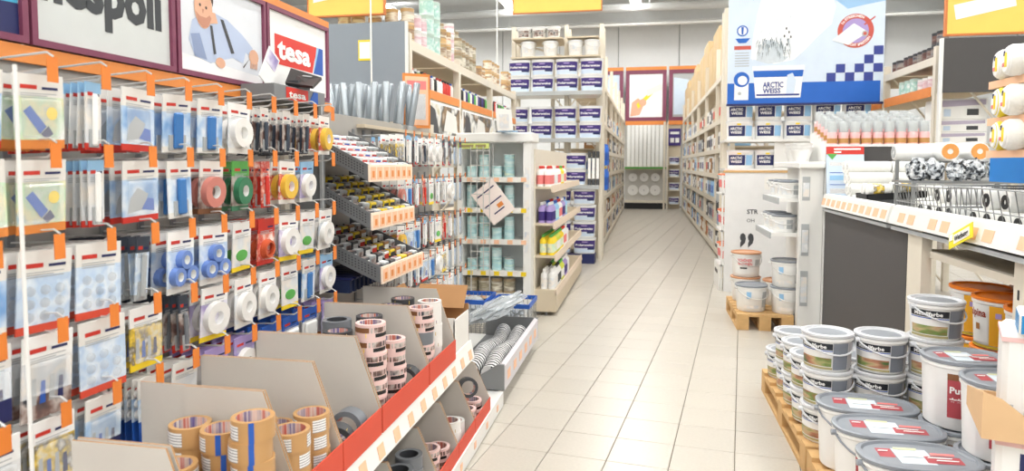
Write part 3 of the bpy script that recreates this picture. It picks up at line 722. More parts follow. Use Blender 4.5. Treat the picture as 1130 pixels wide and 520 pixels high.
# base shelf rolls
stack(RK_gplain, 'plain grey tape roll', -.91, 2.395, LS, 4, 'front left, second base carton', .052)
stack(RK_gplain, 'plain grey tape roll', -.92, 2.53, LS, 4, 'front middle, second base carton', .052)
stack(RK_gplain, 'plain grey tape roll', -1.04, 2.46, LS, 4, 'back, second base carton', .052)
stack(RK_duct, 'yellow labelled tape roll', -.91, 2.74, LS, 3, 'front left, third base carton')
stack(RK_duct, 'yellow labelled tape roll', -.91, 2.88, LS, 2, 'front right, third base carton')
stack(RK_gplain, 'plain grey tape roll', -.93, 2.2, LS, 3, 'front, nearest base carton', .052)
stack(RK_white, 'white tape roll with mixed label', -.905, 3.06, LS, 3, 'front, fourth base carton')
stack(RK_white, 'white tape roll with mixed label', -.92, 3.19, LS, 2, 'right, fourth base carton')
put('tape_roll', 'dark tape roll standing upright on edge, fifth base carton', 'tape roll', RK_black, (-.93, 3.46, LS+.185), rot=(R(80), 0, R(25)), group='tape rolls in the cartons')
stack(RK_duct, 'yellow labelled tape roll', -.91, 3.36, LS, 2, 'front left, fifth base carton')
stack(RK_duct, 'yellow labelled tape roll', -.91, 3.5, LS, 2, 'front right, fifth base carton')
# brown opened carton at the shelf end
b = MB(); x0, x1, y0, y1, z0, z1 = -1.14, -.87, 3.02, 3.28, .557, .76
put('opened_carton', 'opened brown cardboard box at the end of upper shelf', 'carton', [
    ('body', MB().box(x0, x1, y0, y1, z0, z0+.005).box(x0, x0+.005, y0, y1, z0, z1).box(x1-.005, x1, y0, y1, z0, z1-.03, 1).box(x0, x1, y0, y0+.005, z0, z1-.02, 1).box(x0, x1, y1-.005, y1, z0, z1).mesh('body', [kraft, whitec])),
    ('flap', MB().obox(Matrix.Translation((-1.0, 3.24, .80)) @ Matrix.Rotation(R(-40), 4, 'X'), .25, .004, .13).mesh('flap', kraft)),
    ('flap', MB().obox(Matrix.Translation((-1.17, 3.15, .80)) @ Matrix.Rotation(R(-35), 4, 'Y'), .004, .24, .13).mesh('flap', kraft))])
# ---- low tray with zebra rolls on the far base
zebra = striped('zebra_print', (34, 36, 40), (232, 232, 232), 9, 'Y', 5)
r = put('low_bin', 'low grey bin with tagged front on the far base shelf', 'bin', [
    ('floor', MB().box(-1.25, -.855, 3.97, 5.24, .087, .095).mesh('floor', gsteel)),
    ('front_panel', MB().prism([(-.855, .087), (-.83, .087), (-.83, .235), (-.855, .25)], 'y', 3.97, 5.24).mesh('front_panel', mat('pale_lilac_steel', (214, 210, 216), .4))),
    ('end_bracket', MB().prism([(-1.1, .095), (-.83, .095), (-.83, .25), (-.87, .25)], 'y', 3.95, 3.97).mesh('end_bracket', gsteel)),
    ('end_bracket', MB().box(-1.25, -.83, 5.24, 5.25, .087, .25).mesh('end_bracket', gsteel))])
for k in range(6): obj('price_tag', MB().box(-.8295, -.828, 4.05+.2*k, 4.14+.2*k, .13, .19).mesh('price_tag', ptag), r)
for k, (x, z) in enumerate(((-1.06, .18), (-.94, .175))):
    b = MB(); rr = .055
    pts = [(x+.012*math.sin(i*1.1+k), 3.99+i*.11, z+.02*math.sin(i*.6)+.012*i*0) for i in range(11)]
    b.tube(pts, rr, 14)
    e = MB().ring(.03, .012, .004, 12, 0, 0, (pts[0][0], pts[0][1]-.006, pts[0][2]), 'y')
    put('fabric_roll', ('left', 'right')[k]+' black and white zebra wrapped roll in the low bin', 'roll', [('wrap', b.mesh('wrap', zebra)), ('core', e.mesh('core', white))], group='zebra rolls')
put('film_bag', 'clear plastic bag of grey foil lying over the low bin', 'bag', [('film', lumpy(.16, .31, .05, 11, film, 'film')), ('foil', lumpy(.13, .27, .03, 12, silver, 'foil'))], (-1.08, 4.85, .40), rot=(R(10), R(-14), R(-25)))
put('film_bag', 'pale plastic bag with pink label behind the zebra rolls', 'bag', [('film', lumpy(.07, .18, .06, 13, film, 'film')), ('label', MB().box(-.04, .04, -.17, -.169, -.03, .03).mesh('label', pink))], (-1.17, 4.25, .155))
def basket(lab, x0, x1, y0, y1, z0, z1, rim=blue):
    b = MB(); n = 9
    for i in range(n+1):
        x = x0+(x1-x0)*i/n
        b.tube([(x, y0, z1), (x+.0, y0+.01, z0), (x, y1-.01, z0), (x, y1, z1)], .003, 4)
    for i in range(7):
        y = y0+(y1-y0)*i/6
        b.tube([(x0, y, z1), (x0+.01, y, z0), (x1-.01, y, z0), (x1, y, z1)], .003, 4)
    b2 = MB().box(x0-.01, x1+.01, y0-.012, y0, z1-.02, z1+.015).box(x0-.01, x1+.01, y1, y1+.012, z1-.02, z1+.015).box(x0-.012, x0, y0, y1, z1-.02, z1+.015).box(x1, x1+.012, y0, y1, z1-.02, z1+.015)
    return put('wire_basket', lab, 'basket', [('wires', b.mesh('wires', gwire)), ('rim', b2.mesh('rim', rim))])
basket('blue rimmed wire basket at the foot of white can shelf, right', -1.24, -.92, 5.32, 5.7, .06, .32)
basket('blue rimmed wire basket at the foot of white can shelf, left', -1.62, -1.28, 5.32, 5.7, .06, .34)
for k in range(2):
    put('film_bag', ('right', 'left')[k]+' clear plastic bag lying in a blue rimmed basket', 'bag', [('film', lumpy(.12, .15, .08, 14+k, film, 'film')), ('foil', lumpy(.09, .11, .05, 16+k, silver, 'foil'))], (-1.08-.36*k, 5.51, .25), rot=(R(8), 0, R(15)))

# ================================================================ LEFT REAR: tall rack, end cap, side shelves
def rack(name_lab, x0, x1, ys, levels, ht, front, cat='rack', board=creamd, brace=True, beam_c=cream, post=.06):
    """pallet-like rack along y: posts at ys, boards at levels; front is the x of the aisle face"""
    P = []
    pm_ = MB().box(-post/2, post/2, -post/2, post/2, 0, ht).mesh('post', cream)
    r = put('storage_rack', name_lab, cat, [])
    for y in ys:
        for x in (x0, x1): obj('post', pm_, r, (x+(post/2 if x == x0 else -post/2), y, 0))
        if brace:
            n = max(2, int(ht/.7)); b = MB()
            for k in range(n):
                za, zb = .1+k*(ht-.2)/n, .1+(k+1)*(ht-.2)/n
                a, c = (x0+post, x1-post) if k % 2 else (x1-post, x0+post)
                b.tube([(a, y, za), (c, y, zb)], .012, 4)
            obj('brace', b.mesh('brace', cream), r)
    for z in levels:
        for a, c in zip(ys[:-1], ys[1:]):
            obj('shelf_board', MB().box(x0+.02, x1-.02, a+post/2, c-post/2, z-.02, z).mesh('shelf_board', board), r)
            fx = x0 if abs(front-x0) < abs(front-x1) else x1-.03
            obj('beam', MB().box(fx, fx+.03, a+post/2, c-post/2, z-.075, z-.0).mesh('beam', beam_c), r)
    return r
rk = rack('tall cream storage rack behind the left pegboard', -2.5, -1.79, (5.05, 6.45, 7.85, 9.3), (.9, 1.5, 2.08, 2.41), 2.46, -1.79)
ostrip = MB()
for k, (a, c) in enumerate(((5.1, 6.4), (6.5, 7.8), (7.9, 9.25))):
    obj('orange_strip', MB().box(-1.789, -1.78, a, c, 2.005, 2.075).mesh('orange_strip', orange), rk)
# printed header pictures below the orange strip
a_pic = art('print_interior_picture', [(226, 220, 210), (150, 120, 84), (70, 70, 66), (240, 240, 236), (200, 190, 150)], 9)
for k, (a, c) in enumerate(((5.35, 6.4), (6.5, 7.8), (7.9, 9.2))):
    fr = frame((-1.775, a, 1.70), (0, 1, 0), (0, 0, 1)); W = c-a
    b = MB().box(-1.787, -1.776, a, c, 1.70, 1.99, 0).flat(fr, [(.02, .02), (W-.02, .02), (W-.02, .27), (.02, .27)], 1, .001).flat(fr, [(0.05, .02), (.35, .02), (.25, .22), (.12, .25)], 2, .002).flat(fr, [(.5, .05), (.95, .04), (.9, .2), (.6, .24)], 3, .002)
    put('picture_board', 'pale picture board on the tall left rack, %s from camera' % ORD[k], 'sign', b.mesh('picture_board', [paper, a_pic, dgrey, whitec]), group='picture boards')
# grey end panel
put('end_panel', 'blue-grey end panel high on the tall left rack', 'panel', [
    ('panel', MB().box(-2.52, -1.80, 4.95, 4.975, 1.78, 2.53).mesh('panel', slate)),
    ('edge', MB().box(-1.80, -1.785, 4.945, 4.98, 1.78, 2.53).mesh('edge', wsteel)),
    ('note', MB().box(-2.175, -2.07, 4.947, 4.95, 2.245, 2.40, 0).box(-2.165, -2.08, 4.946, 4.947, 2.26, 2.385, 1).mesh('note', [yellow, paper]))])
# silver wrapped tubes leaning under the panel on top of the peg wall
ledge = put('top_ledge', 'beige ledge on top of the far pegboard section', 'shelf', MB().box(-2.3, -1.55, 3.6, 4.92, 1.66, 1.68).box(-2.28, -2.2, 3.65, 4.9, 0, 1.66).mesh('top_ledge', creamd))
tb = [('tube', MB().lathe([(.0, 0), (.022, 0), (.023, .02), (.023, .31), (.018, .32), (0, .322)], 12).mesh('tube', silver)), ('cap', MB().lathe([(.0237, .0), (.0237, .03)], 12).mesh('cap', lgrey))]
for k in range(14):
    put('foil_tube', 'silver wrapped tube standing on the ledge, %s from left' % ORD[k], 'tube', tb, (-2.17+.046*k, (4.33, 4.40)[k % 2], 1.684), rot=(0, R((-4, 6, -8, 10, -6, 9, -2, 12, 2, 9, 0, 12, 4, 10)[k]), 0), group='silver tubes under the grey panel')
for k in range(6):
    put('foil_tube', 'silver wrapped tube in the back row, %s from left' % ORD[k], 'tube', tb, (-2.12+.1*k, 4.52, 1.683), rot=(0, R((5, -4, 3, -6, 8, 0)[k]), 0), group='silver tubes under the grey panel')
# orange framed info sign
put('info_sign', 'orange framed information sign above the far hooks', 'sign', [
    ('frame', MB().box(-.1, .1, -.006, .006, 0, .38).mesh('frame', orange)),
    ('sheet', MB().box(-.085, .085, -.008, -.006, .02, .36, 0).box(-.06, .065, -.009, -.008, .06, .24, 1).box(-.07, .07, -.009, -.008, .27, .33, 2).mesh('sheet', [ptag, a_text, pink])),
    ('stem', MB().tube([(0, .012, -.03), (0, .012, .2)], .008, 6).mesh('stem', cream))], (-1.6, 4.62, 1.71), rz=R(38))
# cans on the rack
def can(r_, h, side, lidm, band=None, band2=None, seg=14):
    P = [('body', MB().lathe([(r_, 0), (r_, h*.03), (r_*.97, h*.05), (r_*.97, h*.93), (r_, h*.95), (r_, h)], seg).mesh('body', side)),
         ('lid', MB().lathe([(r_*.94, h), (r_*.93, h+.004), (r_*.8, h+.002), (0, h+.002)], seg).mesh('lid', lidm))]
    if band: P.append(('label', MB().lathe([(r_*.975, h*.15), (r_*.975, h*.8)], seg).mesh('label', band)))
    # open lathe caps are hidden inside the can
    return P
ct = mat('tin_metal', (190, 192, 190), .3, .7)
C_or = can(.055, .13, mat('can_amber', (206, 170, 120), .4), ct, art('can_amber_label', [(216, 176, 120), (150, 120, 96), (240, 232, 214), (190, 130, 96)], 30, stretch=(.25, .25, 1)))
C_gr = can(.065, .15, mat('can_pale_green', (196, 220, 210), .4), ct, art('can_green_label', [(230, 240, 236), (160, 206, 196), (244, 246, 244)], 30))
C_br = can(.06, .14, mat('can_taupe', (170, 150, 120), .45), ct, art('can_taupe_label', [(206, 196, 170), (150, 142, 120), (226, 220, 204), (130, 118, 104)], 30, stretch=(.25, .25, 1)))
C_pk = can(.05, .12, white, ct, art('can_rose_label', [(236, 224, 228), (214, 176, 184), (242, 242, 242)], 30, stretch=(.25, .25, 1)))
C_dk = can(.05, .12, dgrey, black, art('can_dark_label', [(60, 56, 60), (110, 74, 66), (150, 142, 136), (50, 54, 76)], 30, stretch=(.25, .25, 1)))
C_te = can(.05, .105, teal, white, art('can_teal_label', [(186, 226, 226), (222, 240, 240), (166, 212, 218), (236, 242, 214)], 30, stretch=(.25, .25, 1)))
CN = {'or': (C_or, 'amber labelled paint can', .13), 'gr': (C_gr, 'pale green paint can', .15), 'br': (C_br, 'taupe labelled paint can', .14), 'pk': (C_pk, 'rose and white paint can', .12), 'dk': (C_dk, 'dark labelled paint can', .12), 'te': (C_te, 'pale teal paint can', .105)}
def cans(kd, xs, ys, z, n, where, grp):
    P, d, h = CN[kd]; q = 0
    for y in ys:
        for x in xs:
            for k in range(n):
                put('paint_can', '%s, %s, %s%s' % (d.replace(' labelled', '').replace(' paint', ''), where, ordn(q)+' column' , (', '+level(k, n)) if n > 1 else ''), 'can', P, (x, y, z+k*(h+.004)), random.uniform(-3, 3), group=grp)
            q += 1
G1 = 'cans on the tall left rack'
cans('or', (-1.87, -2.0, -2.14), (5.2,), 2.41, 2, 'top near end of left rack', G1)
cans('or', (-2.28, -2.4), (5.2,), 2.41, 2, 'top near corner of left rack', G1)
cans('pk', (-1.86,), (5.36, 5.5), 2.41, 2, 'top of left rack behind amber cans', G1)
cans('gr', (-1.87,), (5.68, 5.86), 2.41, 3, 'tall column on top of left rack', G1)
cans('or', (-1.86,), (6.05, 6.2), 2.41, 2, 'top of left rack past green cans', G1)
cans('pk', (-1.86,), (6.32,), 2.41, 3, 'white column on top of left rack', G1)
cans('br', (-1.87,), (6.6, 6.74, 6.88, 7.02, 7.16), 2.41, 2, 'top front of left rack, second bay', G1)
cans('br', (-2.02,), (6.6, 6.74, 6.88, 7.02), 2.41, 3, 'top back of left rack, second bay', G1)
cans('or', (-1.87,), (7.95, 8.09, 8.23, 8.37), 2.41, 2, 'top of left rack, third bay', G1)
cans('or', (-1.87,), (8.95, 9.1), 2.41, 2, 'top far end of left rack', G1)
cans('or', (-1.87,), (7.45, 7.6), 2.41, 1, 'top of left rack, end of second bay', G1)
# small goods on the lower level of that rack
JAR = [(MB().lathe([(.03, 0), (.032, .01), (.032, .1), (.02, .12), (.02, .14), (0, .142)], 10, ms=[0, 0, 0, 1, 1]).mesh('bottle', [m, cap]), d) for m, cap, d in
       ((black, paper, 'black'), (white, redp, 'white red-capped'), (green, white, 'green'), (redp, black, 'red'), (purple, white, 'purple'), (whitec, blue, 'white blue-capped'))]
q = 0
for bay, (a, c) in enumerate(((5.15, 6.38), (6.55, 7.78), (7.95, 9.2))):
    y = a; k = 0
    while y < c:
        m, d = random.choice(JAR)
        put('small_bottle', '%s bottle, tall left rack, %s bay, %s from camera' % (d, ORD[bay], ORD[k]), 'bottle', m, (-1.86, y, 2.082), group='bottles on the tall left rack')
        if k % 2: put('small_bottle', '%s bottle, back row of tall left rack, %s bay, %s from camera' % (d, ORD[bay], ORD[k]), 'bottle', m, (-1.98, y, 2.082), group='bottles on the tall left rack')
        y += .085; k += 1
# ---- hanging yellow signs and their rods
def hang_sign(lab, x0, x1, y, z0, z1, rods, strip=True, tilt=0):
    b = MB().box(x0, x1, y-.012, y+.012, z0, z1).mesh('board', lyellow)
    f = MB().box(x0-.012, x0, y-.015, y+.015, z0-.012, z1+.012).box(x1, x1+.012, y-.015, y+.015, z0-.012, z1+.012).box(x0, x1, y-.015, y+.015, z0-.012, z0).box(x0, x1, y-.015, y+.015, z1, z1+.012).mesh('frame', mat('sign_edge', (206, 120, 60), .5))
    P = [('board', b), ('frame', f)]
    if strip:
        fr = frame((x0, y-.012, z0), (1, 0, 0), (0, 0, 1)); W = x1-x0; Hh = z1-z0
        P.append(('label_strip', MB().flat(fr, strip, 0, .002).mesh('label_strip', paper)))
    for x in rods: P.append(('hanger', MB().tube([(x, y, z1), (x, y, 6.7)], .006, 6).mesh('hanger', wsteel)))
    put('hanging_sign', lab, 'sign', P)
hang_sign('pale yellow hanging sign over the blue-grey end panel', -2.6, -1.985, 5.0, 2.605, 3.0, (-2.5, -2.08), [(.04, .10), (.30, .14), (.30, .22), (.04, .18)])
hang_sign('yellow hanging sign over the purple bucket rack', -1.56, -.54, 8.0, 3.225, 3.7, (-1.4, -.7), None)
hang_sign('yellow hanging sign at upper right with blank white strip', 1.91, 2.7, 5.0, 2.305, 2.8, (2.0, 2.6), [(.05, .09), (.40, .165), (.385, .255), (.035, .185)])
put('ceiling_rod', 'thin white rod hanging before the blue-grey end panel', 'rod', [('rod', MB().tube([(-2.03, 4.85, 1.69), (-2.03, 4.85, 6.7)], .007, 6).mesh('rod', wsteel)), ('base', MB().lathe([(.03, 1.682), (.03, 1.69), (.008, 1.7)], 10, o=(-2.03, 4.85, 0)).mesh('base', wsteel))])
put('ceiling_rod', 'thin white rod hanging left of the purple bucket rack', 'rod', [('rod', MB().tube([(-2.2, 9.98, 0.02), (-2.2, 9.98, 6.7)], .010, 6).mesh('rod', wsteel)), ('base', MB().lathe([(.05, 0), (.05, .01), (.01, .03)], 10, o=(-2.2, 9.98, 0)).mesh('base', wsteel))])

# ---- white end-cap shelf with teal cans
ex0, ex1, ey0, ey1 = -1.775, -1.06, 6.28, 6.62
ec = put('can_shelf', 'tall white end shelf full of pale teal cans', 'shelf', [
    ('side_panel', MB().box(ex1-.075, ex1, ey0, ey1, 0, 1.70).mesh('side_panel', wsteel)),
    ('side_panel', MB().box(ex0, ex0+.05, ey0, ey1, 0, 1.70).mesh('side_panel', wsteel)),
    ('back_panel', MB().box(ex0+.05, ex1-.075, ey1-.02, ey1, .1, 1.66).mesh('back_panel', mat('back_pale_grey', (232, 236, 236), .6))),
    ('top_cap', MB().cbox(ex0-.02, ex1+.02, ey0-.03, ey1, 1.66, 1.75, .01).mesh('top_cap', wsteel)),
    ('base', MB().box(ex0+.05, ex1-.075, ey0, ey1-.02, 0, .12).mesh('base', wsteel))])
for zz in (.5, .8, 1.1): obj('picture_plate', MB().box(ex1-.06, ex1-.02, ey0-.002, ey0, zz+.12, zz+.32).mesh('picture_plate', a_white), ec)
EZ = (.22, .44, .74, 1.04, 1.33)
for i, z in enumerate(EZ):
    s = obj('shelf_board', MB().box(ex0+.05, ex1-.075, ey0+.01, ey1-.02, z-.02, z).mesh('shelf_board', wsteel), ec)
    obj('price_rail', MB().box(ex0+.05, ex1-.075, ey0-.006, ey0+.01, z-.045, z+.005).mesh('price_rail', whitec), s)
    for k in range(5): obj('price_tag', MB().box(ex0+.1+.13*k, ex0+.15+.13*k, ey0-.009, ey0-.006, z-.04, z).mesh('price_tag', yellow if i % 2 else ptag), s)
SR = ['lowest', 'second', 'middle', 'fourth', 'top']
for i, z in enumerate(EZ):
    for k in range(6):
        x = ex0+.115+.123*k
        if x > ex1-.13: continue
        kd = 'br' if i == 0 else 'te'
        P, d, h = CN[kd]
        n = 2 if (k+i) % 3 != 1 and i not in (4,) else 1
        if i == 0: n = 1
        if i == 4: n = 2 if k in (1, 3, 5) else 1
        for q in range(n):
            put('paint_can', '%s, %s level of white end shelf, %s from left%s' % (d.replace(' labelled', '').replace(' paint', ''), SR[i], ORD[k], (', '+level(q, n)) if n > 1 else ''), 'can', P, (x, ey0+.12, z+q*(h+.004)), random.uniform(-3, 3), group='cans on the white end shelf')
        if k % 2 and i: put('paint_can', '%s, back row, %s level of white end shelf, %s from left' % (d.replace(' labelled', '').replace(' paint', ''), SR[i], ORD[k]), 'can', P, (x-.05, ey0+.25, z), 0, group='cans on the white end shelf')
# tilted price board hanging before the cans
Mx = Matrix.Rotation(R(-38), 4, 'Y')
b = MB().obox(Mx, .26, .006, .36, 0)
for zc, wd in ((.12, .2), (.0, .2), (-.1, .12)): b.obox(Mx @ Matrix.Translation((0, -.004, zc)), wd, .002, .012, 1)
b.obox(Mx @ Matrix.Translation((.04, -.004, -.06)), .06, .002, .04, 2)
put('tilted_board', 'tilted white board with navy stripes hanging before teal cans', 'sign', [('board', b.mesh('board', [mat('blush_card', (246, 232, 226), .6), navy, orange])), ('hanger', MB().tube([(0, 0, .2), (0, .0, .59)], .003, 4).mesh('hanger', wire))], (-1.42, 6.262, 1.10))
g = MB()
for k in range(4): g.tube([(-1.62+.06*k, 6.2, .45), (-1.62+.06*k, 6.2, 1.62)], .004, 4)
for k in range(9): g.tube([(-1.62, 6.2, .5+.135*k), (-1.44, 6.2, .5+.135*k)], .004, 4)
put('wire_grid', 'narrow wire grid standing before the teal can shelf', 'grid', [('mesh_wires', g.mesh('mesh_wires', wire)), ('leg', MB().tube([(-1.62, 6.2, 0), (-1.62, 6.2, .45)], .006, 6).mesh('leg', wire)), ('leg', MB().tube([(-1.44, 6.2, 0), (-1.44, 6.2, .45)], .006, 6).mesh('leg', wire))])
# leaflets on top of the end shelf
for k, (x, rz_, lab) in enumerate(((-1.28, -15, 'pale blue leaflet holder on top of white end shelf'),)):
    put('leaflet_holder', lab, 'holder', [('card', MB().prism([(-.08, 0), (.08, 0), (.06, .2), (-.1, .22)], 'y', -.004, .004).mesh('card', paper)), ('picture', MB().box(-.06, .04, -.006, -.004, .03, .16).mesh('picture', a_white)), ('foot', MB().box(-.08, .08, -.004, .1, 0, .01).mesh('foot', lblue))], (x, 6.15, 1.752), R(rz_))
put('strip_sign', 'small yellow-green strip at the head of white end shelf', 'sign', MB().box(-1.75, -1.45, 6.225, 6.228, 1.6, 1.65, 0).box(-1.73, -1.60, 6.223, 6.225, 1.612, 1.638, 1).box(-1.58, -1.48, 6.223, 6.225, 1.612, 1.638, 1).mesh('strip_sign', [mat('lime_card', (214, 226, 130), .5), olive]))
# ---- beige side shelves with bottles, facing the aisle
sx0, sx1, sy0, sy1 = -1.045, -.86, 6.42, 9.0
SZ = (.25, .58, .89, 1.24)
ss = put('bottle_shelf', 'beige stepped side shelf with bottles beside the aisle', 'shelf', [
    ('base', MB().box(sx0, sx1+.02, sy0, sy1, 0.04, .23).mesh('base', creamd)), ('foot', MB().box(-.95, -.93, 6.45, 6.5, 0, .04).mesh('foot', gsteel)),
    ('back_panel', MB().box(sx0-.013, sx0, sy0, sy1, .04, 1.6).mesh('back_panel', cream))])
SF = (-.85, -.86, -.875, -.89)
for i, z in enumerate(SZ):
    s = obj('shelf_board', MB().box(sx0, SF[i], sy0, sy1, z-.02, z).mesh('shelf_board', creamd), ss)
    obj('price_rail', MB().prism([(SF[i], z-.05), (SF[i]+.02, z-.055), (SF[i]+.01, z+.01), (SF[i], z+.01)], 'y', sy0, sy1).mesh('price_rail', mat('sand_rail', (216, 198, 178), .6)), s)
def bottle(body, capm, labm, h=.2, r_=.035):
    return [('body', MB().lathe([(0, 0), (r_, 0), (r_, h*.68), (r_*.8, h*.76), (r_*.4, h*.82), (r_*.4, h*.86)], 12).mesh('body', body)),
            ('cap', MB().lathe([(r_*.45, h*.86), (r_*.45, h*.98), (0, h)], 10).mesh('cap', capm)), ('label', MB().lathe([(r_+.0006, h*.12), (r_+.0006, h*.55)], 12).mesh('label', labm))]
BT = [(bottle(white, redp, pink), 'white red-capped bottle'), (bottle(lilac, white, purple), 'purple bottle'), (bottle(lblue, blue, teal), 'light blue bottle'), (bottle(yellow, green, a_green), 'yellow-green bottle'),
      (bottle(white, white, a_white), 'plain white bottle'), (bottle(white, black, dgrey), 'white bottle with charcoal label'), (bottle(mat('lime_plastic', (206, 214, 60), .4), green, white), 'lime bottle')]
PAL = [[4, 5, 6, 1, 4], [3, 6, 3, 0, 4], [1, 2, 0, 1, 2], [0, 4, 0, 3, 0]]
for i, z in enumerate(SZ):
    for k in range(14):
        P, d = BT[PAL[i][(k//3) % 5]]
        for c in range(2):
            put('spray_bottle', '%s, %s shelf of beige side shelf, %s in %s row' % (d, ('lowest', 'second', 'third', 'top')[i], ORD[k], ('front', 'back')[c]), 'bottle', P, (SF[i]-.042-.075*c, sy0+.08+.09*k, z), 0, group='bottles on the beige side shelf')

# ================================================================ BUCKETS
def bucket(rt, rb, h, body, lidm, sx=1, sy=1, pw=2.0, seg=26, handle=None, bands=(), texts=(), lidprint=None, rimm=None, recess=True):
    """tapered pail; label faces -y. bands: (a0,a1,z0,z1,mat) in radians / metres, texts: (string,a,z,h,width,mat)"""
    def rad(z): return rb+(rt-rb)*z/h
    def g(t):
        c, d = math.cos(t), math.sin(t)
        return 1.0 if pw == 2 else 1/((abs(c)**pw+abs(d)**pw)**(1/pw))
    def surf(a, z, off=.0008):
        t = -math.pi/2+a; k = g(t); r_ = rad(z)
        return ((r_*k*sx+off)*math.cos(t), (r_*k*sy+off)*math.sin(t), z)
    P = [('body', MB().lathe([(0, 0), (rb*.96, 0), (rb, .006), (rad(h-.035), h-.035), (rt+.004, h-.03), (rt+.004, h-.02), (rt, h-.018), (rt, h-.012)], seg, 0, sx, sy, pw).mesh('body', body))]
    lp = [(rt+.003, h-.016), (rt+.007, h-.012), (rt+.007, h-.002), (rt+.003, h+.001), (rt-.008, h+.001)]
    lp += [(rt-.013, h-.008), (0, h-.008)] if recess else [(0, h+.001)]
    lid = ('lid', MB().lathe(lp, seg, 0, sx, sy, pw).mesh('lid', lidm))
    if lidprint:
        zz = h-.0072 if recess else h+.0016
        b = MB(); k = .78
        b.lathe([(rt*k, zz-.0002), (rt*k, zz)], seg, 0, sx, sy, pw, sm=False)
        fr = frame((0, 0, zz), (1, 0, 0), (0, 1, 0)); q = rt*.68
        for iq, (u0, v0, u1, v1, m) in enumerate(lidprint[1]): b.flat(fr, [(u0*q*sx, v0*q*sy), (u1*q*sx, v0*q*sy), (u1*q*sx+.006, v1*q*sy), (u0*q*sx+.006, v1*q*sy)], m, .0005+.0004*iq)
        lid = lid+([('lid_print', b.mesh('lid_print', lidprint[0]))],)
    P.append(lid)
    if bands:
        b = MB(); ms = []
        for (a0, a1, z0, z1, m) in bands:
            if m not in ms: ms.append(m)
            k = ms.index(m); vs_ = []; nb_ = bands.index((a0, a1, z0, z1, m)); ag = [a0]+[q*.15 for q in range(-30, 31) if a0+.02 < q*.15 < a1-.02]+[a1]; n = len(ag)-1
            for a in ag: vs_ += [surf(a, z0, .0008+.0005*nb_), surf(a, z1, .0008+.0005*nb_)]
            b.add(vs_, [(2*i, 2*i+2, 2*i+3, 2*i+1) for i in range(n)], k, True)
        sub = []
        if texts:
            for (s_, a, z, th, wd, m) in texts:
                R0 = rad(z)*sx
                sub.append(('lettering', MB().text(lambda u, v: surf(a+u/R0, z+v, .0052), s_, th, 0, width=wd, bold=.03, align='c').mesh('lettering', m)))
        P.append(('label', b.mesh('label', ms), sub))
    if handle:
        hm, side, drop = handle          # wire bail lying against the front
        b = MB(); pts = []
        for i in range(13):
            a = math.pi*(i/12-.5); 
            t = -math.pi/2+a+side; r_ = rt+.009
            pts.append((r_*sx*math.cos(t), r_*sy*math.sin(t), h-.03-drop*math.cos(a)**1.0))
        b.tube(pts, .0045, 6)
        P.append(('handle', b.mesh('handle', hm)))
        for p in (pts[0], pts[-1]): P.append(('handle_ear', MB().lathe([(.012, -.012), (.012, .012)], 8, o=p, ax='x').mesh('handle_ear', hm)))
    return P
lidgrey = mat('lid_grey', (138, 144, 152), .35); rimg = mat('rim_pale_grey', (206, 208, 212), .4); lidwhite = mat('lid_white', (226, 228, 230), .35)
pale_lab = mat('label_ice', (206, 222, 240), .5)
B_polar = bucket(.165, .152, .235, white, lidwhite, 1, .78, 3.2, 24, None,
    [(-1.02, 1.02, .015, .215, white), (-1.0, 1.0, .085, .198, purple), (-1.0, 1.0, .02, .08, pale_lab), (.25, .95, .062, .095, navy), (-.25, .25, .168, .184, lilac)], [('Polarweiss', -.02, .118, .03, .24, paper)])
B_arct = bucket(.154, .145, .225, white, lidwhite, 1, .78, 3.2, 24, None,
    [(-.9, .35, .04, .165, navy), (.4, .95, .04, .165, lblue), (-.25, .05, .172, .2, yellow)], [('ARCTIC', -.3, .115, .03, .13, paper), ('WEISS', -.3, .07, .03, .12, paper)])
B_pinkl = bucket(.158, .148, .225, white, mat('lid_pink', (240, 150, 150), .4), 1, .78, 3.2, 20, None, [(-.9, .9, .05, .17, navy)], ())
B_plain = bucket(.108, .096, .22, white, lidwhite, handle=(wire, .4, .08), bands=[(-.7, .7, .06, .16, a_white)], seg=20)
B_small = bucket(.1, .09, .17, white, lidwhite, handle=(gwire, .4, .06), bands=[(-.9, .9, .03, .12, a_dark)], seg=18)
B_oral = bucket(.13, .115, .22, white, mat('lid_orange', (240, 120, 60), .4), bands=[(-.9, .9, .06, .15, pink)], seg=20)

# ================================================================ PURPLE BUCKET RACK (faces the camera at y = 10)
pr = put('storage_rack', 'white steel rack of purple labelled buckets facing the aisle end', 'rack', [])
for x in (-2.0, -1.2, -.68):
    for y in (10.27, 10.62): obj('post', MB().box(x-.03, x+.03, y-.03, y+.03, 0, 3.52).mesh('post', cream), pr)
for z, x1 in ((1.14, -.70), (1.82, -.70), (2.5, -.67)):
    s = obj('shelf_board', MB().box(-2.03, x1, 9.92, 10.65, z-.03, z).mesh('shelf_board', wsteel), pr)
    obj('shelf_edge', MB().box(-2.05, x1+.02, 9.9, 9.92, z-.045, z+.012).mesh('shelf_edge', lgrey), s)
for (a, c, z) in ((-1.97, -1.23, 3.3), (-1.17, -.71, 3.3), (-2.0, -.69, 3.03)): obj('shelf_board', MB().box(a, c, 9.99, 10.65, z-.02, z).mesh('shelf_board', creamd), pr)
obj('brace', MB().tube([(-1.97, 10.22, 3.28), (-1.23, 10.22, 3.05)], .015, 5).mesh('brace', cream), pr)
PN = 'white bucket with purple label'
def bstack(P, nm, d, x, y, z, n, hh, where, rz=0, grp=None, jit=.02):
    for k in range(n):
        put(nm, '%s, %s, %s' % (d, level(k, n), where) if n > 1 else '%s, %s' % (d, where), 'bucket', P, (x+random.uniform(-jit, jit)*.3, y+random.uniform(-jit, jit)*.3, z+.001+hh*k), rz+random.uniform(-.06, .06), group=grp)
CO = ['left', 'second', 'third', 'right']
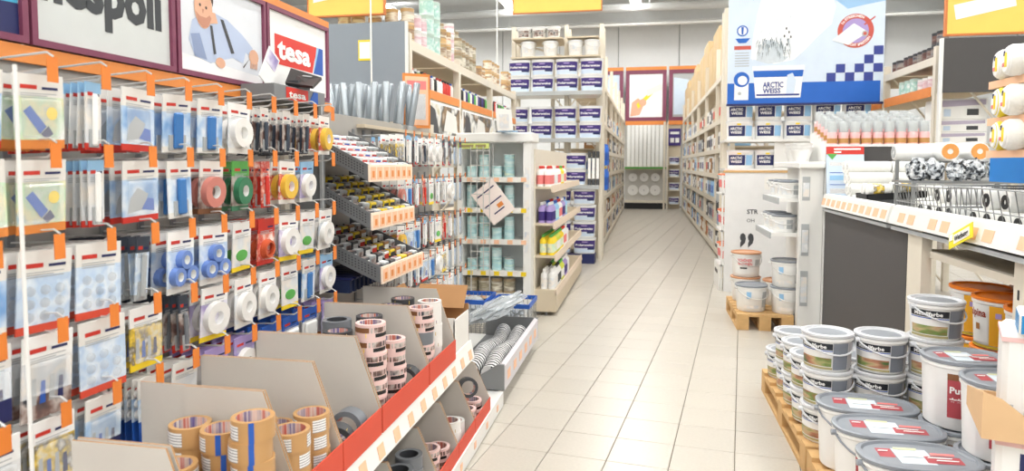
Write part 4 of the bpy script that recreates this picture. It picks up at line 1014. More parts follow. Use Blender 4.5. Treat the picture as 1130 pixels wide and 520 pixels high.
G2 = 'purple labelled buckets'
for k in range(4): bstack(B_polar, 'paint_bucket', PN, -1.87+.353*k, 10.08, 2.5, 2, .24, 'top shelf, %s column' % CO[k], 0, G2)
for k in range(4): bstack(B_polar, 'paint_bucket', PN, -1.90+.36*k, 10.08, 1.82, 2, .24, 'middle shelf, %s column' % CO[k], 0, G2)
for k in range(2): bstack(B_polar, 'paint_bucket', PN, -1.49+.45*k, 10.1, 1.14, 2, .24, 'lower shelf, %s column' % ('left', 'right')[k], 0, G2)
for k in range(3): bstack(B_polar, 'paint_bucket', PN, -1.62+.36*k, 10.07, .14, 4, .24, 'floor stack, %s column' % ('left', 'middle', 'right')[k], R(6), G2)
put('plinth_box', 'navy lettered plinth box under the floor stack of buckets', 'box', MB().box(-1.80, -.74, 9.93, 10.22, 0, .138, 0).ftext(frame((-1.3, 9.949, .04), (1, 0, 0), (0, 0, 1)), 0, 0, 'Polarweiss', .06, 1, width=.5, bold=.03).mesh('plinth_box', [navy, paper]))
for k in range(3): put('paint_bucket', 'small white pail on the highest shelf, %s from left' % ORD[k], 'bucket', B_small, (-1.82+.22*k, 10.15, 3.301), 0, group='small pails above the purple buckets')
for k in range(4): put('paint_bucket', 'plain white bucket above the purple buckets, %s from left' % ORD[k], 'bucket', B_plain, ((-1.75, -1.42, -1.05, -.815)[k], 10.1, 3.031), 0, group='plain buckets above the purple buckets')
for k in range(3): put('tool_pack', 'slim dark tool pack standing beside purple buckets, %s from left' % ORD[k], 'pack', [('case', MB().cbox(-.025, .025, -.03, .03, 0, .5, .008).mesh('case', dgrey)), ('label', MB().box(-.02, .02, -.032, -.03, .1, .4).mesh('label', paper))], (-.83+.06*k, 10.05, 1.142), group='slim tool packs')
put('price_card', 'small white price card under the lower bucket shelf', 'card', MB().box(-1.6, -1.4, 9.88, 9.89, 1.02, 1.15, 0).box(-1.57, -1.43, 9.878, 9.88, 1.05, 1.08, 1).mesh('price_card', [paper, lgrey]))
# blue tubes hanging at the corner
bt_m = [('tube', MB().lathe([(0, 0), (.03, 0), (.034, .02), (.034, .28), (.02, .30), (.02, .33), (0, .33)], 12).mesh('tube', mat('blue_plastic', (40, 110, 214), .35))), ('label', MB().lathe([(.0345, .08), (.0345, .2)], 12).mesh('label', blue))]
hang_bar = put('hanging_bar', 'grey bar holding blue tubes at the rack corner', 'bar', [('bar', MB().box(-.70, -.68, 10.68, 11.3, 1.77, 1.79).box(-.70, -.68, 10.68, 11.3, 1.39, 1.41).mesh('bar', gwire)), ('clip', MB().box(-.69, -.64, 10.9, 10.95, 1.36, 1.42).mesh('clip', yellow))])
for i in range(2):
    for k in range(5): put('blue_tube', 'blue plastic tube, %s row at the rack corner, %s from camera' % (('lower', 'upper')[i], ORD[k]), 'tube', bt_m, (-.645, 10.72+.12*k, 1.05+.385*i), group='blue tubes')

# ================================================================ FAR LEFT RACK and FAR RIGHT RACK
fl_r = rack('long cream rack along the far left of the aisle', -1.5, -.73, (10.75, 12.7, 14.65, 16.6, 18.55, 20.5, 22.3), (.12, .5, .9, 1.3, 1.7, 2.15, 2.8), 3.4, -.73)
fr_r = rack('long cream rack along the far right of the aisle', 1.08, 1.9, (9.55, 11.6, 13.7, 15.8, 17.9, 20.0, 22.2), (.12, .5, .9, 1.3, 1.7, 2.15, 2.8), 3.3, 1.08)
GD = []
for nm, m1, m2 in (('brown carton', kraft, paper), ('white box with dark print', whitec, dgrey), ('grey box', lgrey, navy), ('tan box', creamd, redp), ('white box with purple print', white, purple), ('dark box', dgrey, paper), ('blue box', lblue, blue)):
    b = MB().cbox(-.13, .13, -.13, .13, 0, .26, .008, 0).box(-.1315, -.13, -.09, .09, .06, .19, 1).box(.13, .1315, -.09, .09, .06, .19, 1).box(-.09, .09, -.1315, -.13, .06, .19, 1)
    GD.append((b.mesh('goods_box', [m1, m2]), nm))
SL = ['lowest', 'second', 'third', 'fourth', 'fifth', 'sixth', 'seventh']
for side, xx, ys, lv in (('left', -.88, (10.9, 22.2), (.12, .5, .9, 1.3, 1.7, 2.15)), ('right', 1.23, (9.75, 22.0), (.12, .5, .9, 1.3, 1.7, 2.15))):
    for i, z in enumerate(lv):
        y = ys[0]; cnt = 0
        while y < ys[1]:
            m, d = random.choice(GD)
            posts = (10.75, 12.7, 14.65, 16.6, 18.55, 20.5, 22.3) if side == 'left' else (9.55, 11.6, 13.7, 15.8, 17.9, 20.0, 22.2)
            if min(abs(y-p) for p in posts) > .17 and not (side == 'right' and y < 10.6 and i < 4):
                bay = sum(1 for p in posts if p < y)-1
                put('goods_box', '%s, %s shelf, far %s rack, %s from camera' % (d, SL[i], side, bigord(cnt)), 'box', m, (xx, y, z+.001), random.uniform(-.05, .05), group='boxes on the far racks'); cnt += 1
            y += random.choice((.29, .31, .36, .5))
# tall cartons on top of the far right rack, and white rolls near its end
cart = [(MB().cbox(-.3, .3, -a, a, 0, h, .01, 0).box(-.3005, -.3, -.04, .04, .0, h, 1).mesh('carton', [mat('carton_sand', (214, 188, 146), .8, var=.06), mat('packing_tape', (196, 160, 110), .4)]), a, h) for a, h in ((.5, .95), (.42, .8), (.48, 1.05))]
y = 11.9
k = 0
while y < 21.5:
    m, a, h = cart[k % 3]
    put('tall_carton', 'tall sand coloured carton on top of far right rack, %s from camera' % ORD[k], 'carton', m, (1.44, y+a, 2.801), group='tall cartons on the far right rack'); y += 2*a+.12; k += 1
rl = [('roll', MB().lathe([(0, 0), (.05, 0), (.055, .01), (.055, .39), (.05, .4), (0, .4)], 10, ax='x').mesh('roll', white)), ('core', MB().ring(.02, .012, .004, 8, 0, 0, (-.004, 0, 0), 'x').mesh('core', dgrey))]
for i in range(4):
    for k in range(8): put('white_roll', 'white wrapped roll at the near end, %s layer of right rack top, %s from camera' % (ORD[i], ORD[k]), 'roll', rl, (1.15, 10.3+.115*k, 2.857+.108*i), group='white rolls on the far right rack')
# grey tubes hanging from the right rack
for k in range(6): put('grey_tube', 'dark grey tube hanging by the right rack, %s from camera' % ORD[k], 'tube', [('tube', MB().lathe([(0, 0), (.035, 0), (.035, .42), (.015, .45), (.015, .5), (0, .5)], 10).mesh('tube', dgrey)), ('label', MB().lathe([(.0355, .15), (.0355, .3)], 10).mesh('label', lgrey))], (1.03, 9.75+.13*k, .75+.02*(k % 2)), rot=(R(6), 0, 0), group='grey tubes by the right rack')
put('hook_bar', 'yellow tagged bar above the grey tubes', 'bar', [('bar', MB().box(1.02, 1.05, 9.65, 10.55, 1.27, 1.29).mesh('bar', gwire)), ('tag', MB().box(1.0, 1.02, 9.9, 10.0, 1.26, 1.36).mesh('tag', yellow))])

# ================================================================ FAR END WALL DISPLAY (y = 22.9)
def far_poster(x0, x1, z0, z1, lab, mm, draw):
    fr = frame((x0, 22.86, z0), (1, 0, 0), (0, 0, 1)); W = x1-x0; Hh = z1-z0
    b = MB(); draw(b, fr, W, Hh); t = .12
    f = MB().box(x0, x1, 22.83, 22.9, z0, z0+t).box(x0, x1, 22.83, 22.9, z1-t, z1).box(x0, x0+t, 22.83, 22.9, z0+t, z1-t).box(x1-t, x1, 22.83, 22.9, z0+t, z1-t)
    put('framed_poster', lab, 'poster', [('board', MB().box(x0, x1, 22.861, 22.93, z0, z1).mesh('board', paper)), ('mount', MB().box(x0+.2, x1-.2, 22.93, 23.6, z0+.3, z1-.3).mesh('mount', beam_m)), ('print', b.mesh('print', mm)), ('frame', f.mesh('frame', maroon)),
        ('strip', MB().box(x0, x1, 22.82, 22.93, z1, z1+.11).mesh('strip', orange)), ('strip', MB().box(x0, x1, 22.82, 22.93, z0-.13, z0).mesh('strip', orange))])
def d_work(b, fr, W, H):
    b.flat(fr, [(.1, .1), (W-.1, .1), (W-.1, H-.1), (.1, H-.1)], 0, .002)
    b.flat(fr, [(.15, .15), (.45, .2), (.6, .55), (.4, .75), (.2, .6)], 1, .003)
    b.flat(fr, [(.4, .4), (.9, .9), (.85, 1.0), (.35, .55)], 2, .004)
    b.flat(fr, [(.7, .8), (1.15, 1.0), (1.12, 1.2), (.66, 1.0)], 3, .005)
    b.disc(fr, (.55, .6), .12, 1, .005)
def d_pale(b, fr, W, H): b.flat(fr, [(.1, .1), (W-.1, .1), (W-.1, H-.1), (.1, H-.1)], 0, .002).flat(fr, [(.15, .2), (W*.6, .2), (W*.5, H*.8), (.15, H*.85)], 1, .003)
far_poster(-.72, .58, 2.86, 4.5, 'maroon framed poster of hands at work on far wall', [sheet, skin, yellow, whitec], d_work)
far_poster(.66, 1.9, 2.86, 4.5, 'maroon framed pale grey poster on far wall, right', [lgrey, pale_lab], d_pale)
far_poster(-2.1, -.8, 2.86, 4.5, 'maroon framed pale poster on far wall, left', [pale_lab, lgrey], d_pale)
fw = put('wall_display', 'cream wall display with white boards at the aisle end', 'display', [
    ('back_panel', MB().box(-.72, .6, 22.86, 22.93, 0, 2.72).mesh('back_panel', mat('display_backing', (206, 204, 198), .6))), ('base', MB().box(-.72, .6, 22.5, 22.86, 0.0, .2).mesh('base', black)),
    ('base_board', MB().box(-.72, .6, 22.45, 22.86, .2, .27).mesh('base_board', cream)), ('shelf_board', MB().box(-.72, .6, 22.5, 22.86, 1.27, 1.33).mesh('shelf_board', creamd)),
    ('green_edge', MB().box(-.72, .6, 22.48, 22.5, 1.3, 1.36).mesh('green_edge', green)), ('post', MB().box(.5, .56, 22.4, 22.46, 0, 2.8).mesh('post', cream))])
for k in range(9): put('white_board', 'white upright profile board at the aisle end, %s from left' % ORD[k], 'board', MB().cbox(-.055, .055, -.015, .015, 0, 1.36, .008).mesh('white_board', mat('board_white', (242, 244, 242), .4)), (-.6+.13*k, 22.74, 1.362), group='white boards at the aisle end')
for i in range(2):
    for k in range(3): put('round_plate', 'white round plate, %s row at the aisle end, %s from left' % (('lower', 'upper')[i], ORD[k]), 'plate', [('disc', MB().lathe([(0, -.02), (.17-.03*i, -.02), (.17-.03*i, 0), (.12, .015), (0, .015)], 20, ax='y').mesh('disc', white)), ('stud', MB().lathe([(.02, -.025), (.02, -.02)], 10, ax='y').mesh('stud', lgrey))], (-.46+.36*k, 22.8, .60+.42*i), group='white round plates')
# shelf with bucket sign right of it
fs_ = put('bucket_shelf', 'narrow cream shelf with bucket picture sign at aisle end', 'shelf', [
    ('back_panel', MB().box(.66, 1.05, 22.86, 22.93, 0, 2.72).mesh('back_panel', creamd)), ('sign', MB().box(.66, 1.05, 22.8, 22.82, 2.05, 2.6, 0).box(.72, .84, 22.79, 22.8, 2.15, 2.3, 1).box(.88, 1.0, 22.79, 22.8, 2.15, 2.3, 1).box(.72, 1.0, 22.79, 22.8, 2.42, 2.5, 1).mesh('sign', [purple, paper])),
    ('post', MB().box(.60, .65, 22.4, 22.46, 0, 2.8).mesh('post', cream))])
for z in (.62, 1.05, 1.45): obj('shelf_board', MB().box(.66, 1.05, 22.5, 22.86, z-.03, z).mesh('shelf_board', cream), fs_)
for i, z in enumerate((.16, .62, 1.05, 1.45)):
    for k in range(1): put('paint_bucket', 'purple labelled bucket on narrow end shelf, %s from floor' % ORD[i], 'bucket', B_polar, (.85, 22.65, z+.001), 0, group='buckets on the narrow end shelf')

# ================================================================ PALLETS
def pallet(lab, x0, x1, y0, y1, nb=7):
    r = put('wooden_pallet', lab, 'pallet', [])
    L = y1-y0; w_ = .095
    dm = MB().box(0, x1-x0, 0, w_, 0, .02).mesh('deck_board', wood)
    for k in range(nb): obj('deck_board', dm, r, (x0, y0+k*(L-w_)/(nb-1), .12))
    sm_ = MB().box(0, .1, 0, L, 0, .02).mesh('stringer_board', wood); bm_ = MB().box(0, .1, 0, .12, 0, .08).mesh('block', wood); bb = MB().box(0, .1, 0, L, 0, .02).mesh('bottom_board', wood)
    for x in (x0, (x0+x1)/2-.05, x1-.1):
        obj('stringer_board', sm_, r, (x, y0, .1)); obj('bottom_board', bb, r, (x, y0, 0))
        for y in (y0, (y0+y1)/2-.06, y1-.12): obj('block', bm_, r, (x, y, .02))
    return r
pallet('wooden pallet under the grey handled buckets', .74, 1.42, 3.32, 4.56)
pallet('wooden pallet under the large oval buckets nearest the camera', .74, 1.42, 1.94, 3.29)
pallet('wooden pallet under white buckets before the quote board', .79, 1.26, 6.2, 7.05)

# ================================================================ RIGHT FOREGROUND BUCKETS
brick = art('label_garden_print', [(150, 92, 66), (110, 140, 70), (196, 170, 130), (170, 110, 84), (80, 110, 60)], 26, stretch=(.5, .5, 1.6))
B_grey = bucket(.109, .098, .175, white, rimg, seg=28, handle=(rimg, .35, .06),
    bands=[(-1.5, .12, .012, .135, white), (-1.5, .12, .105, .135, mat('label_ink', (34, 38, 46), .45)), (-1.5, .12, .098, .102, blue), (-1.45, .08, .026, .066, brick), (-1.5, .12, .012, .022, mat('label_sage', (170, 160, 110), .5)), (.14, .85, .012, .138, mat('label_steel', (122, 128, 138), .4)), (.87, 1.35, .012, .138, mat('label_ash', (176, 174, 176), .4)), (1.5, 2.6, .012, .138, mat('label_steel', (122, 128, 138), .4))],
    texts=[('Metallfarbe', -.68, .112, .017, .115, paper)], lidprint=([lidgrey], []))
HB = .175
G3 = 'grey labelled handled buckets'
gb = 'white handled bucket with grey side label'
bstack(B_grey, 'paint_bucket', gb, .852, 3.445, .14, 3, HB, 'front left stack', R(-8), G3)
bstack(B_grey, 'paint_bucket', gb, 1.088, 3.45, .14, 3, HB, 'front middle stack', R(-2), G3)
bstack(B_grey, 'paint_bucket', gb, 1.31, 3.42, .14, 4, HB, 'front right stack', R(2), G3)
bstack(B_grey, 'paint_bucket', gb, .855, 3.69, .14, 2, HB, 'left stack, second row', R(-15), G3)
bstack(B_grey, 'paint_bucket', gb, .855, 3.935, .14, 2, HB, 'left stack, third row', R(-10), G3)
bstack(B_grey, 'paint_bucket', gb, .86, 4.18, .14, 2, HB, 'left stack, fourth row', R(-10), G3)
bstack(B_grey, 'paint_bucket', gb, .86, 4.425, .14, 1, HB, 'left end of the last row', R(-10), G3)
bstack(B_grey, 'paint_bucket', gb, 1.095, 3.695, .14, 2, HB, 'middle stack, second row', R(-2), G3)
bstack(B_grey, 'paint_bucket', gb, 1.31, 3.69, .14, 2, HB, 'right stack, second row', R(-2), G3)
bstack(B_grey, 'paint_bucket', gb, 1.095, 3.94, .14, 2, HB, 'middle stack, third row', 0, G3)
lr = mat('lid_print_rose', (176, 70, 78), .45); lb = mat('lid_print_frost', (214, 226, 236), .45)
lidp = ([lidgrey, lr, lb, pink, mat('lid_print_lime', (206, 210, 170), .45), paper], [(-1.0, -.2, -.6, .7, 1), (-.58, -.75, .3, .75, 2), (.1, -.6, 1.0, .1, 1), (.35, .2, .95, .45, 3), (-.5, .62, .1, .85, 4), (.2, -.1, .8, 0, 5), (.35, -.35, .9, -.25, 5), (-.95, .35, -.7, .45, 5), (-.45, -.1, .1, .3, 5)])
B_oval = bucket(.165, .152, .28, white, lidgrey, 1.18, .76, 2.5, 40, (lidgrey, .2, .1), [(-.75, -.2, .06, .2, lr), (-.7, -.25, .2, .225, brown)], [('Putz', -.48, .15, .025, .07, paper), ('***', -.48, .11, .03, .065, paper)], lidp)
B_tall = bucket(.15, .138, .275, white, lidgrey, 1.0, .85, 2.3, 36, None, [(-.75, -.2, .05, .2, lr), (-.75, -.2, .2, .225, brown)], [('Putz', -.48, .15, .025, .06, paper), ('***', -.48, .1, .03, .06, paper)], lidp)
G4 = 'oval buckets with grey lids'
for k, (x, y) in enumerate(((.945, 3.15), (.945, 2.88), (.96, 2.61), (.97, 2.34))):
    put('oval_bucket', 'wide oval white bucket with grey printed lid, %s from the handled buckets' % ORD[k], 'bucket', B_oval, (x, y, .141), R(-4+3*k), group=G4)
bstack(B_tall, 'paint_bucket', 'tall white bucket with rose label', 1.262, 2.99, .14, 2, .277, 'stack beside the oval buckets', R(6), 'tall rose labelled buckets')
bstack(B_tall, 'paint_bucket', 'tall white bucket with rose label', 1.275, 2.69, .14, 2, .277, 'nearer stack beside the oval buckets', R(0), 'tall rose labelled buckets')
# square white boxes with a kraft collar at the right edge
def navy_box(h): 
    b = MB().cbox(-.13, .13, -.11, .11, 0, h, .015, 0)
    l = MB().box(-.075, .11, -.1115, -.11, .03, h-.04, 0).box(-.115, -.1, -.1115, -.11, .03, .08, 1)
    fr = frame((-.06, -.112, .05), (1, 0, 0), (0, 0, 1))
    for k in range(7): l.flat(fr, [(0, .022*k), (.07, .022*k), (.07, .012+.022*k), (0, .012+.022*k)], 1, .001)
    return [('tub', b.mesh('tub', white)), ('label', l.mesh('label', [navy, lgrey])), ('lid_rim', MB().box(-.132, .132, -.112, .112, h-.025, h-.012).mesh('lid_rim', mat('rim_blush', (236, 196, 194), .5)))]
nb_ = navy_box(.28)
for k in range(2): put('square_tub', 'square white tub with navy label under the kraft collar, '+('lower', 'upper')[k], 'tub', nb_, (1.125, 2.14, .141+.281*k), R(-22), group='square tubs at the right edge')
kl = mat('kraft_light', (214, 178, 136), .8)
put('kraft_tray', 'torn brown cardboard tray between the square white tubs', 'carton', [
    ('floor', MB().box(-.17, .17, -.15, .15, 0, .006).mesh('floor', kl)),
    ('wall', MB().prism([(-.175, .0), (.175, .0), (.175, .05), (.06, .035), (-.06, .06), (-.13, .115), (-.175, .13)], 'y', -.155, -.15).mesh('wall', kl)),
    ('wall', MB().box(-.17, .17, .15, .155, 0, .05).mesh('wall', kl)), ('wall', MB().prism([(-.15, 0), (.15, 0), (.15, .06), (-.15, .13)], 'x', -.175, -.17).mesh('wall', kl))], (1.12, 2.15, .704), R(-16))
put('square_tub', 'square white tub with navy label on top of the kraft tray', 'tub', nb_, (1.135, 2.15, .711), R(-22), group='square tubs at the right edge')
put('small_carton', 'small teal and white box lying on the topmost square tub', 'box', MB().cbox(-.06, .1, -.07, .07, 0, .06, .006, 0).box(-.061, -.06, -.06, .06, .005, .055, 1).box(-.055, .0, -.071, -.07, .005, .055, 1).box(.0, .05, -.071, -.07, .005, .055, 2).mesh('small_carton', [whitec, mat('teal_print', (30, 130, 190), .4), mat('mint_print', (150, 220, 210), .4)]), (1.075, 2.10, .992), R(-22))

# ================================================================ RIGHT GONDOLA (front face at x = 1.45)
GX = 1.45
rg = put('display_gondola', 'cream display gondola with black panel along the right', 'gondola', [
    ('black_panel', MB().box(GX+.01, GX+.03, 4.24, 6.08, .02, 1.10).mesh('black_panel', dark)),
    ('panel_edge', MB().box(GX, GX+.03, 6.08, 6.1, 0, 1.12).mesh('panel_edge', wsteel)),
    ('upright', MB().box(GX, GX+.05, 4.0, 4.2, 0, 1.1).mesh('upright', cream)),
    ('upright', MB().box(GX+.02, GX+.07, 3.02, 3.1, 0, 1.1).mesh('upright', cream)),
    ('upright', MB().box(GX+.02, GX+.07, 2.0, 2.06, 0, 1.1).mesh('upright', cream)),
    ('table_top', MB().box(GX, 2.15, 2.0, 6.08, 1.10, 1.125).mesh('table_top', wsteel)),
    ('inner_beam', MB().box(GX+.04, GX+.07, 3.1, 4.0, .955, .99).mesh('inner_beam', cream)),
    ('inner_board', MB().box(GX+.07, 2.1, 2.06, 4.2, .955, .98).mesh('inner_board', creamd)),
    ('low_board', MB().box(GX+.03, 2.1, 2.0, 4.2, .33, .355).mesh('low_board', creamd)),
    ('kick_plate', MB().box(GX+.05, GX+.07, 2.06, 4.2, 0, .33).mesh('kick_plate', gsteel)),
    ('back_panel', MB().box(2.1, 2.13, 2.0, 4.2, .36, 1.10).mesh('back_panel', mat('gondola_back', (96, 92, 90), .7)))])
slot = MB().box(GX+.018, GX+.02, -.006, .006, -.02, .02).mesh('slot', black)
for z in range(8): obj('slot', slot, rg, (0, 3.06, .3+.09*z))
ptr = MB().box(-.002, 0, -.045, .045, 0, .055).mesh('price_tag', ptag)
for nm, (a, c) in (('far', (4.48, 6.06)), ('near', (2.0, 4.44))):
    rl_ = obj('price_rail', MB().prism([(GX-.005, 1.205), (GX+.02, 1.215), (GX+.02, 1.09), (GX-.03, 1.105)], 'y', a, c).mesh('price_rail', wsteel), rg)
    ys_ = [a+.08+.145*k for k in range(int((c-a-.1)/.145)+1)]
    for k, y in enumerate(ys_):
        if nm == 'near' and k % 3 == 1: continue
        o = obj('price_tag', ptr, rl_, (GX-.026, y, 1.122)); o.rotation_euler = (0, R(14), 0)
    obj('under_lip', MB().box(GX-.02, GX+.1, a+.02, c-.02, 1.07, 1.09).mesh('under_lip', lgrey), rl_)
frw = frame((0, 0, 0), (0, -1, 0), (0, 0, 1))
put('advert_tag', 'yellow tag with black lettering hanging tilted on the price rail', 'tag', [('card', MB().box(-.003, 0, -.11, .11, -.035, .035, 0).box(-.0035, -.003, -.1, .1, -.025, .028, 0).mesh('card', mat('lemon_card', (238, 222, 40), .5))),
    ('plate', MB().box(-.0045, -.0035, -.085, .06, -.022, .022, 0).mesh('plate', whitec)), ('lettering', MB().ftext(frame((-.0046, .05, -.012), (0, -1, 0), (0, 0, 1)), 0, 0, 'Werbung', .024, 0, width=.125, bold=.03).mesh('lettering', black)),
    ('clip', MB().box(-.006, .0, .07, .1, .0, .03).mesh('clip', paper))], (GX-.05, 3.42, 1.13), rot=(R(-22), R(8), 0))
# orange lidded buckets
apt = mat('label_brick', (150, 60, 40), .5)
B_alp = bucket(.135, .124, .24, white, mat('lid_tangerine', (236, 128, 26), .4), seg=28, bands=[(-.9, -.05, .03, .2, white), (.0, .55, .02, .205, mat('label_sun', (240, 176, 40), .5)), (.2, .38, .15, .175, lilac), (-.55, -.36, .085, .115, mat('label_umber', (170, 110, 40), .5)), (-.95, .9, .005, .018, mat('label_lime', (190, 170, 50), .5))],
    texts=[('alpina', -.45, .15, .034, .095, apt)], handle=None)
G5 = 'white buckets with tangerine lids'
ab = 'white bucket with tangerine lid'
for k, (x, y, n) in enumerate(((1.67, 3.835, 2), (1.66, 3.548, 2), (1.665, 3.262, 2), (1.955, 3.835, 2), (1.955, 3.548, 2), (1.955, 3.262, 2))):
    bstack(B_alp, 'paint_bucket', ab, x, y, .355, n, .243, '%s stack of the %s row under the table' % (('far', 'middle', 'near')[k % 3], ('front', 'back')[k//3]), R(-52), G5)

# ---- goods on the table top (z = 1.125)
TZ = 1.126
wr_ = [('roll', MB().lathe([(.018, 0), (.045, 0), (.048, .01), (.048, .29), (.045, .3), (.018, .3)], 14, ax='x').mesh('roll', mat('fleece_white', (240, 240, 236), .8, bump=.3, scale=80))), ('core', MB().ring(.018, .014, .302, 10, 0, 0, (-.001, 0, 0), 'x').mesh('core', lgrey))]
q = 0
for i in range(4):
    for k in range(4-(i == 3)):
        put('fleece_roll', 'white fleece roll on the far end of right table, %s layer, %s from left' % (ORD[i], ORD[k]), 'roll', wr_, (1.52+.10*(k//2)*3.1, 5.55+.1*(k % 2)+.05*i, TZ+.05+.085*i), group='white fleece rolls')
put('black_tray', 'black tray of yellow labelled rolls on the right table', 'tray', [('support', MB().box(.06, .32, .05, .21, -.073, 0).mesh('support', gsteel)), ('tray', MB().box(0, .38, 0, .26, 0, .008).box(0, .38, 0, .006, .008, .045).box(0, .38, .254, .26, .008, .045).box(0, .006, 0, .26, .008, .045).box(.374, .38, 0, .26, .008, .045).mesh('tray', black))], (1.5, 5.12, TZ+.075), rot=(R(0), R(-4), 0))
yr = [('roll', MB().lathe([(.018, 0), (.042, 0), (.045, .01), (.045, .13), (.042, .14), (.018, .14)], 14, ax='x').mesh('roll', mat('fleece_white', (240, 240, 236), .8))), ('label', MB().lathe([(.0457, .03), (.0457, .1)], 14, ax='x').mesh('label', a_yel))]
for k in range(4): put('mini_roll', 'yellow labelled mini roll in the black tray, %s from left' % ORD[k], 'roll', yr, (1.515+.18*(k % 2), 5.18+.11*(k//2), TZ+.148+.012*(k % 2)), group='mini rolls in the black tray')
def wbasket(lab, x0, x1, y0, y1, z0, z1, n1=10, n2=14):
    b = MB()
    for i in range(n2+1):
        y = y0+(y1-y0)*i/n2; b.tube([(x0-.04, y, z1), (x0, y, z0), (x1, y, z0), (x1, y, z1)], .0028, 4)
    for i in range(n1+1):
        x = x0+(x1-x0)*i/n1; b.tube([(x, y0, z1), (x, y0, z0), (x, y1, z0), (x, y1, z1)], .0028, 4)
    r2 = MB()
    for k in range(3):
        z = z0+(z1-z0)*k/2; d = .04*k/2
        r2.tube([(x0-d, y0, z), (x1, y0, z), (x1, y1, z), (x0-d, y1, z), (x0-d, y0, z)], .004 if k == 2 else .003, 5)
    put('wire_basket', lab, 'basket', [('wires', b.mesh('wires', gwire)), ('rim', r2.mesh('rim', gwire))])
wbasket('zinc wire basket on the right table, far one', 1.54, 2.02, 3.95, 4.62, TZ+.004, 1.33)
wbasket('zinc wire basket on the right table, near one', 1.54, 2.02, 2.9, 3.9, TZ+.004, 1.345)
kr = [('roll', MB().lathe([(.022, 0), (.05, 0), (.052, .01), (.052, .2), (.05, .21), (.022, .21)], 14, ax='x').mesh('roll', mat('fleece_white', (240, 240, 236), .8))), ('end_cap', MB().ring(.034, .012, .004, 14, 0, 0, (-.004, 0, 0), 'x').mesh('end_cap', black))]
KR = [(1.6, 4.06, .06), (1.6, 4.19, .06), (1.6, 4.32, .06), (1.6, 4.45, .06), (1.62, 4.12, .155), (1.62, 4.27, .155), (1.6, 3.08, .06), (1.6, 3.22, .06), (1.6, 3.36, .06), (1.6, 3.5, .06), (1.6, 3.64, .06), (1.6, 3.78, .06), (1.62, 3.7, .155), (1.62, 3.52, .155)]
for k, (x, y, z) in enumerate(KR): put('paint_roller', 'white paint roller with black end cap in the %s wire basket, %s' % (('far', 'near')[k > 5], ORD[k if k < 6 else k-6]), 'roller', kr, (x, y, TZ+z), group='paint rollers in the wire baskets')
foil = art('foil_bag', [(20, 22, 26), (60, 64, 70), (190, 196, 202), (240, 242, 244), (90, 96, 104)], 60, .2)
lm = [lumpy(.055, .06, .072, s, foil, 'foil_bag') for s in range(4)]
put('bag_rail', 'steel shelf behind the wire baskets holding foil bags', 'shelf', [('shelf', MB().box(1.62, 2.3, 4.66, 5.02, 1.335, 1.35).mesh('shelf', gwire)), ('leg', MB().box(1.63, 1.65, 4.68, 4.70, 1.125, 1.335).mesh('leg', gwire)), ('leg', MB().box(2.1, 2.12, 4.68, 4.70, 1.125, 1.335).mesh('leg', gwire)), ('leg', MB().box(1.63, 1.65, 4.98, 5.0, 1.125, 1.49).mesh('leg', gwire)), ('top_bar', MB().box(1.75, 2.3, 4.98, 5.02, 1.465, 1.475).mesh('top_bar', gwire)), ('leg', MB().box(2.1, 2.12, 4.98, 5.0, 1.35, 1.465).mesh('leg', gwire))])
for k, (x, y) in enumerate(((1.69, 4.80), (1.81, 4.86), (1.93, 4.79), (2.05, 4.85), (2.16, 4.80), (2.25, 4.9), (1.75, 4.94))): put('foil_bag', 'crumpled dark foil bag behind the wire baskets, %s from left' % ORD[k], 'bag', lm[k % 4], (x, y, 1.418), R(40*k), group='foil bags on the right table')
por = mat('roll_orange_end', (232, 160, 84), .5)
for k, (x, y) in enumerate(((1.9, 5.0), (2.07, 5.0))): put('paper_roll', 'white paper roll with orange end above the foil bags, '+('left', 'right')[k], 'roll', [('roll', MB().lathe([(.0, 0), (.058, 0), (.06, .01), (.06, .34), (.058, .35), (0, .35)], 16, ax='y').mesh('roll', paper)), ('end', MB().ring(.05, .018, .004, 16, 0, 0, (0, -.004, 0), 'y').mesh('end', por))], (x, y-.16, 1.537), group='paper rolls')
put('paper_roll', 'white paper roll lying crosswise left of orange ended rolls', 'roll', [('roll', MB().lathe([(.0, 0), (.05, 0), (.055, .01), (.055, .24), (.05, .25), (0, .25)], 16, ax='x').mesh('roll', paper)), ('end', MB().ring(.04, .016, .004, 16, 0, 0, (-.004, 0, 0), 'x').mesh('end', lgrey))], (1.62, 5.0, 1.535), group='paper rolls')
# blue bin with brushes and white packs above
put('blue_bin', 'bright blue bin at the right edge of the table', 'bin', [('front', MB().box(1.76, 1.78, 3.0, 4.0, 1.365, 1.5).mesh('front', mat('azure_plastic', (0, 122, 206), .4))), ('floor', MB().box(1.78, 2.05, 3.0, 4.0, 1.365, 1.375).mesh('floor', blue)), ('side', MB().box(1.78, 2.05, 3.985, 4.0, 1.375, 1.48).mesh('side', blue)), ('leg', MB().box(2.03, 2.05, 3.0, 3.02, 1.126, 1.365).box(2.03, 2.05, 3.96, 3.98, 1.126, 1.365).mesh('leg', gwire))])
for k in range(5): put('paint_brush', 'grey handled brush standing in the blue bin, %s from camera' % ORD[k], 'brush', [('handle', MB().lathe([(.0, .0), (.012, .0), (.016, .06), (.01, .12), (.014, .17), (0, .18)], 10).mesh('handle', mat('sage_handle', (150, 176, 176), .4))), ('bristles', MB().box(-.03, .03, -.008, .008, -.0, .04).mesh('bristles', dgrey))], (1.82, 3.3+.11*k, 1.378), rot=(R(8*(k-2)), 0, R(60)), group='brushes in the blue bin')
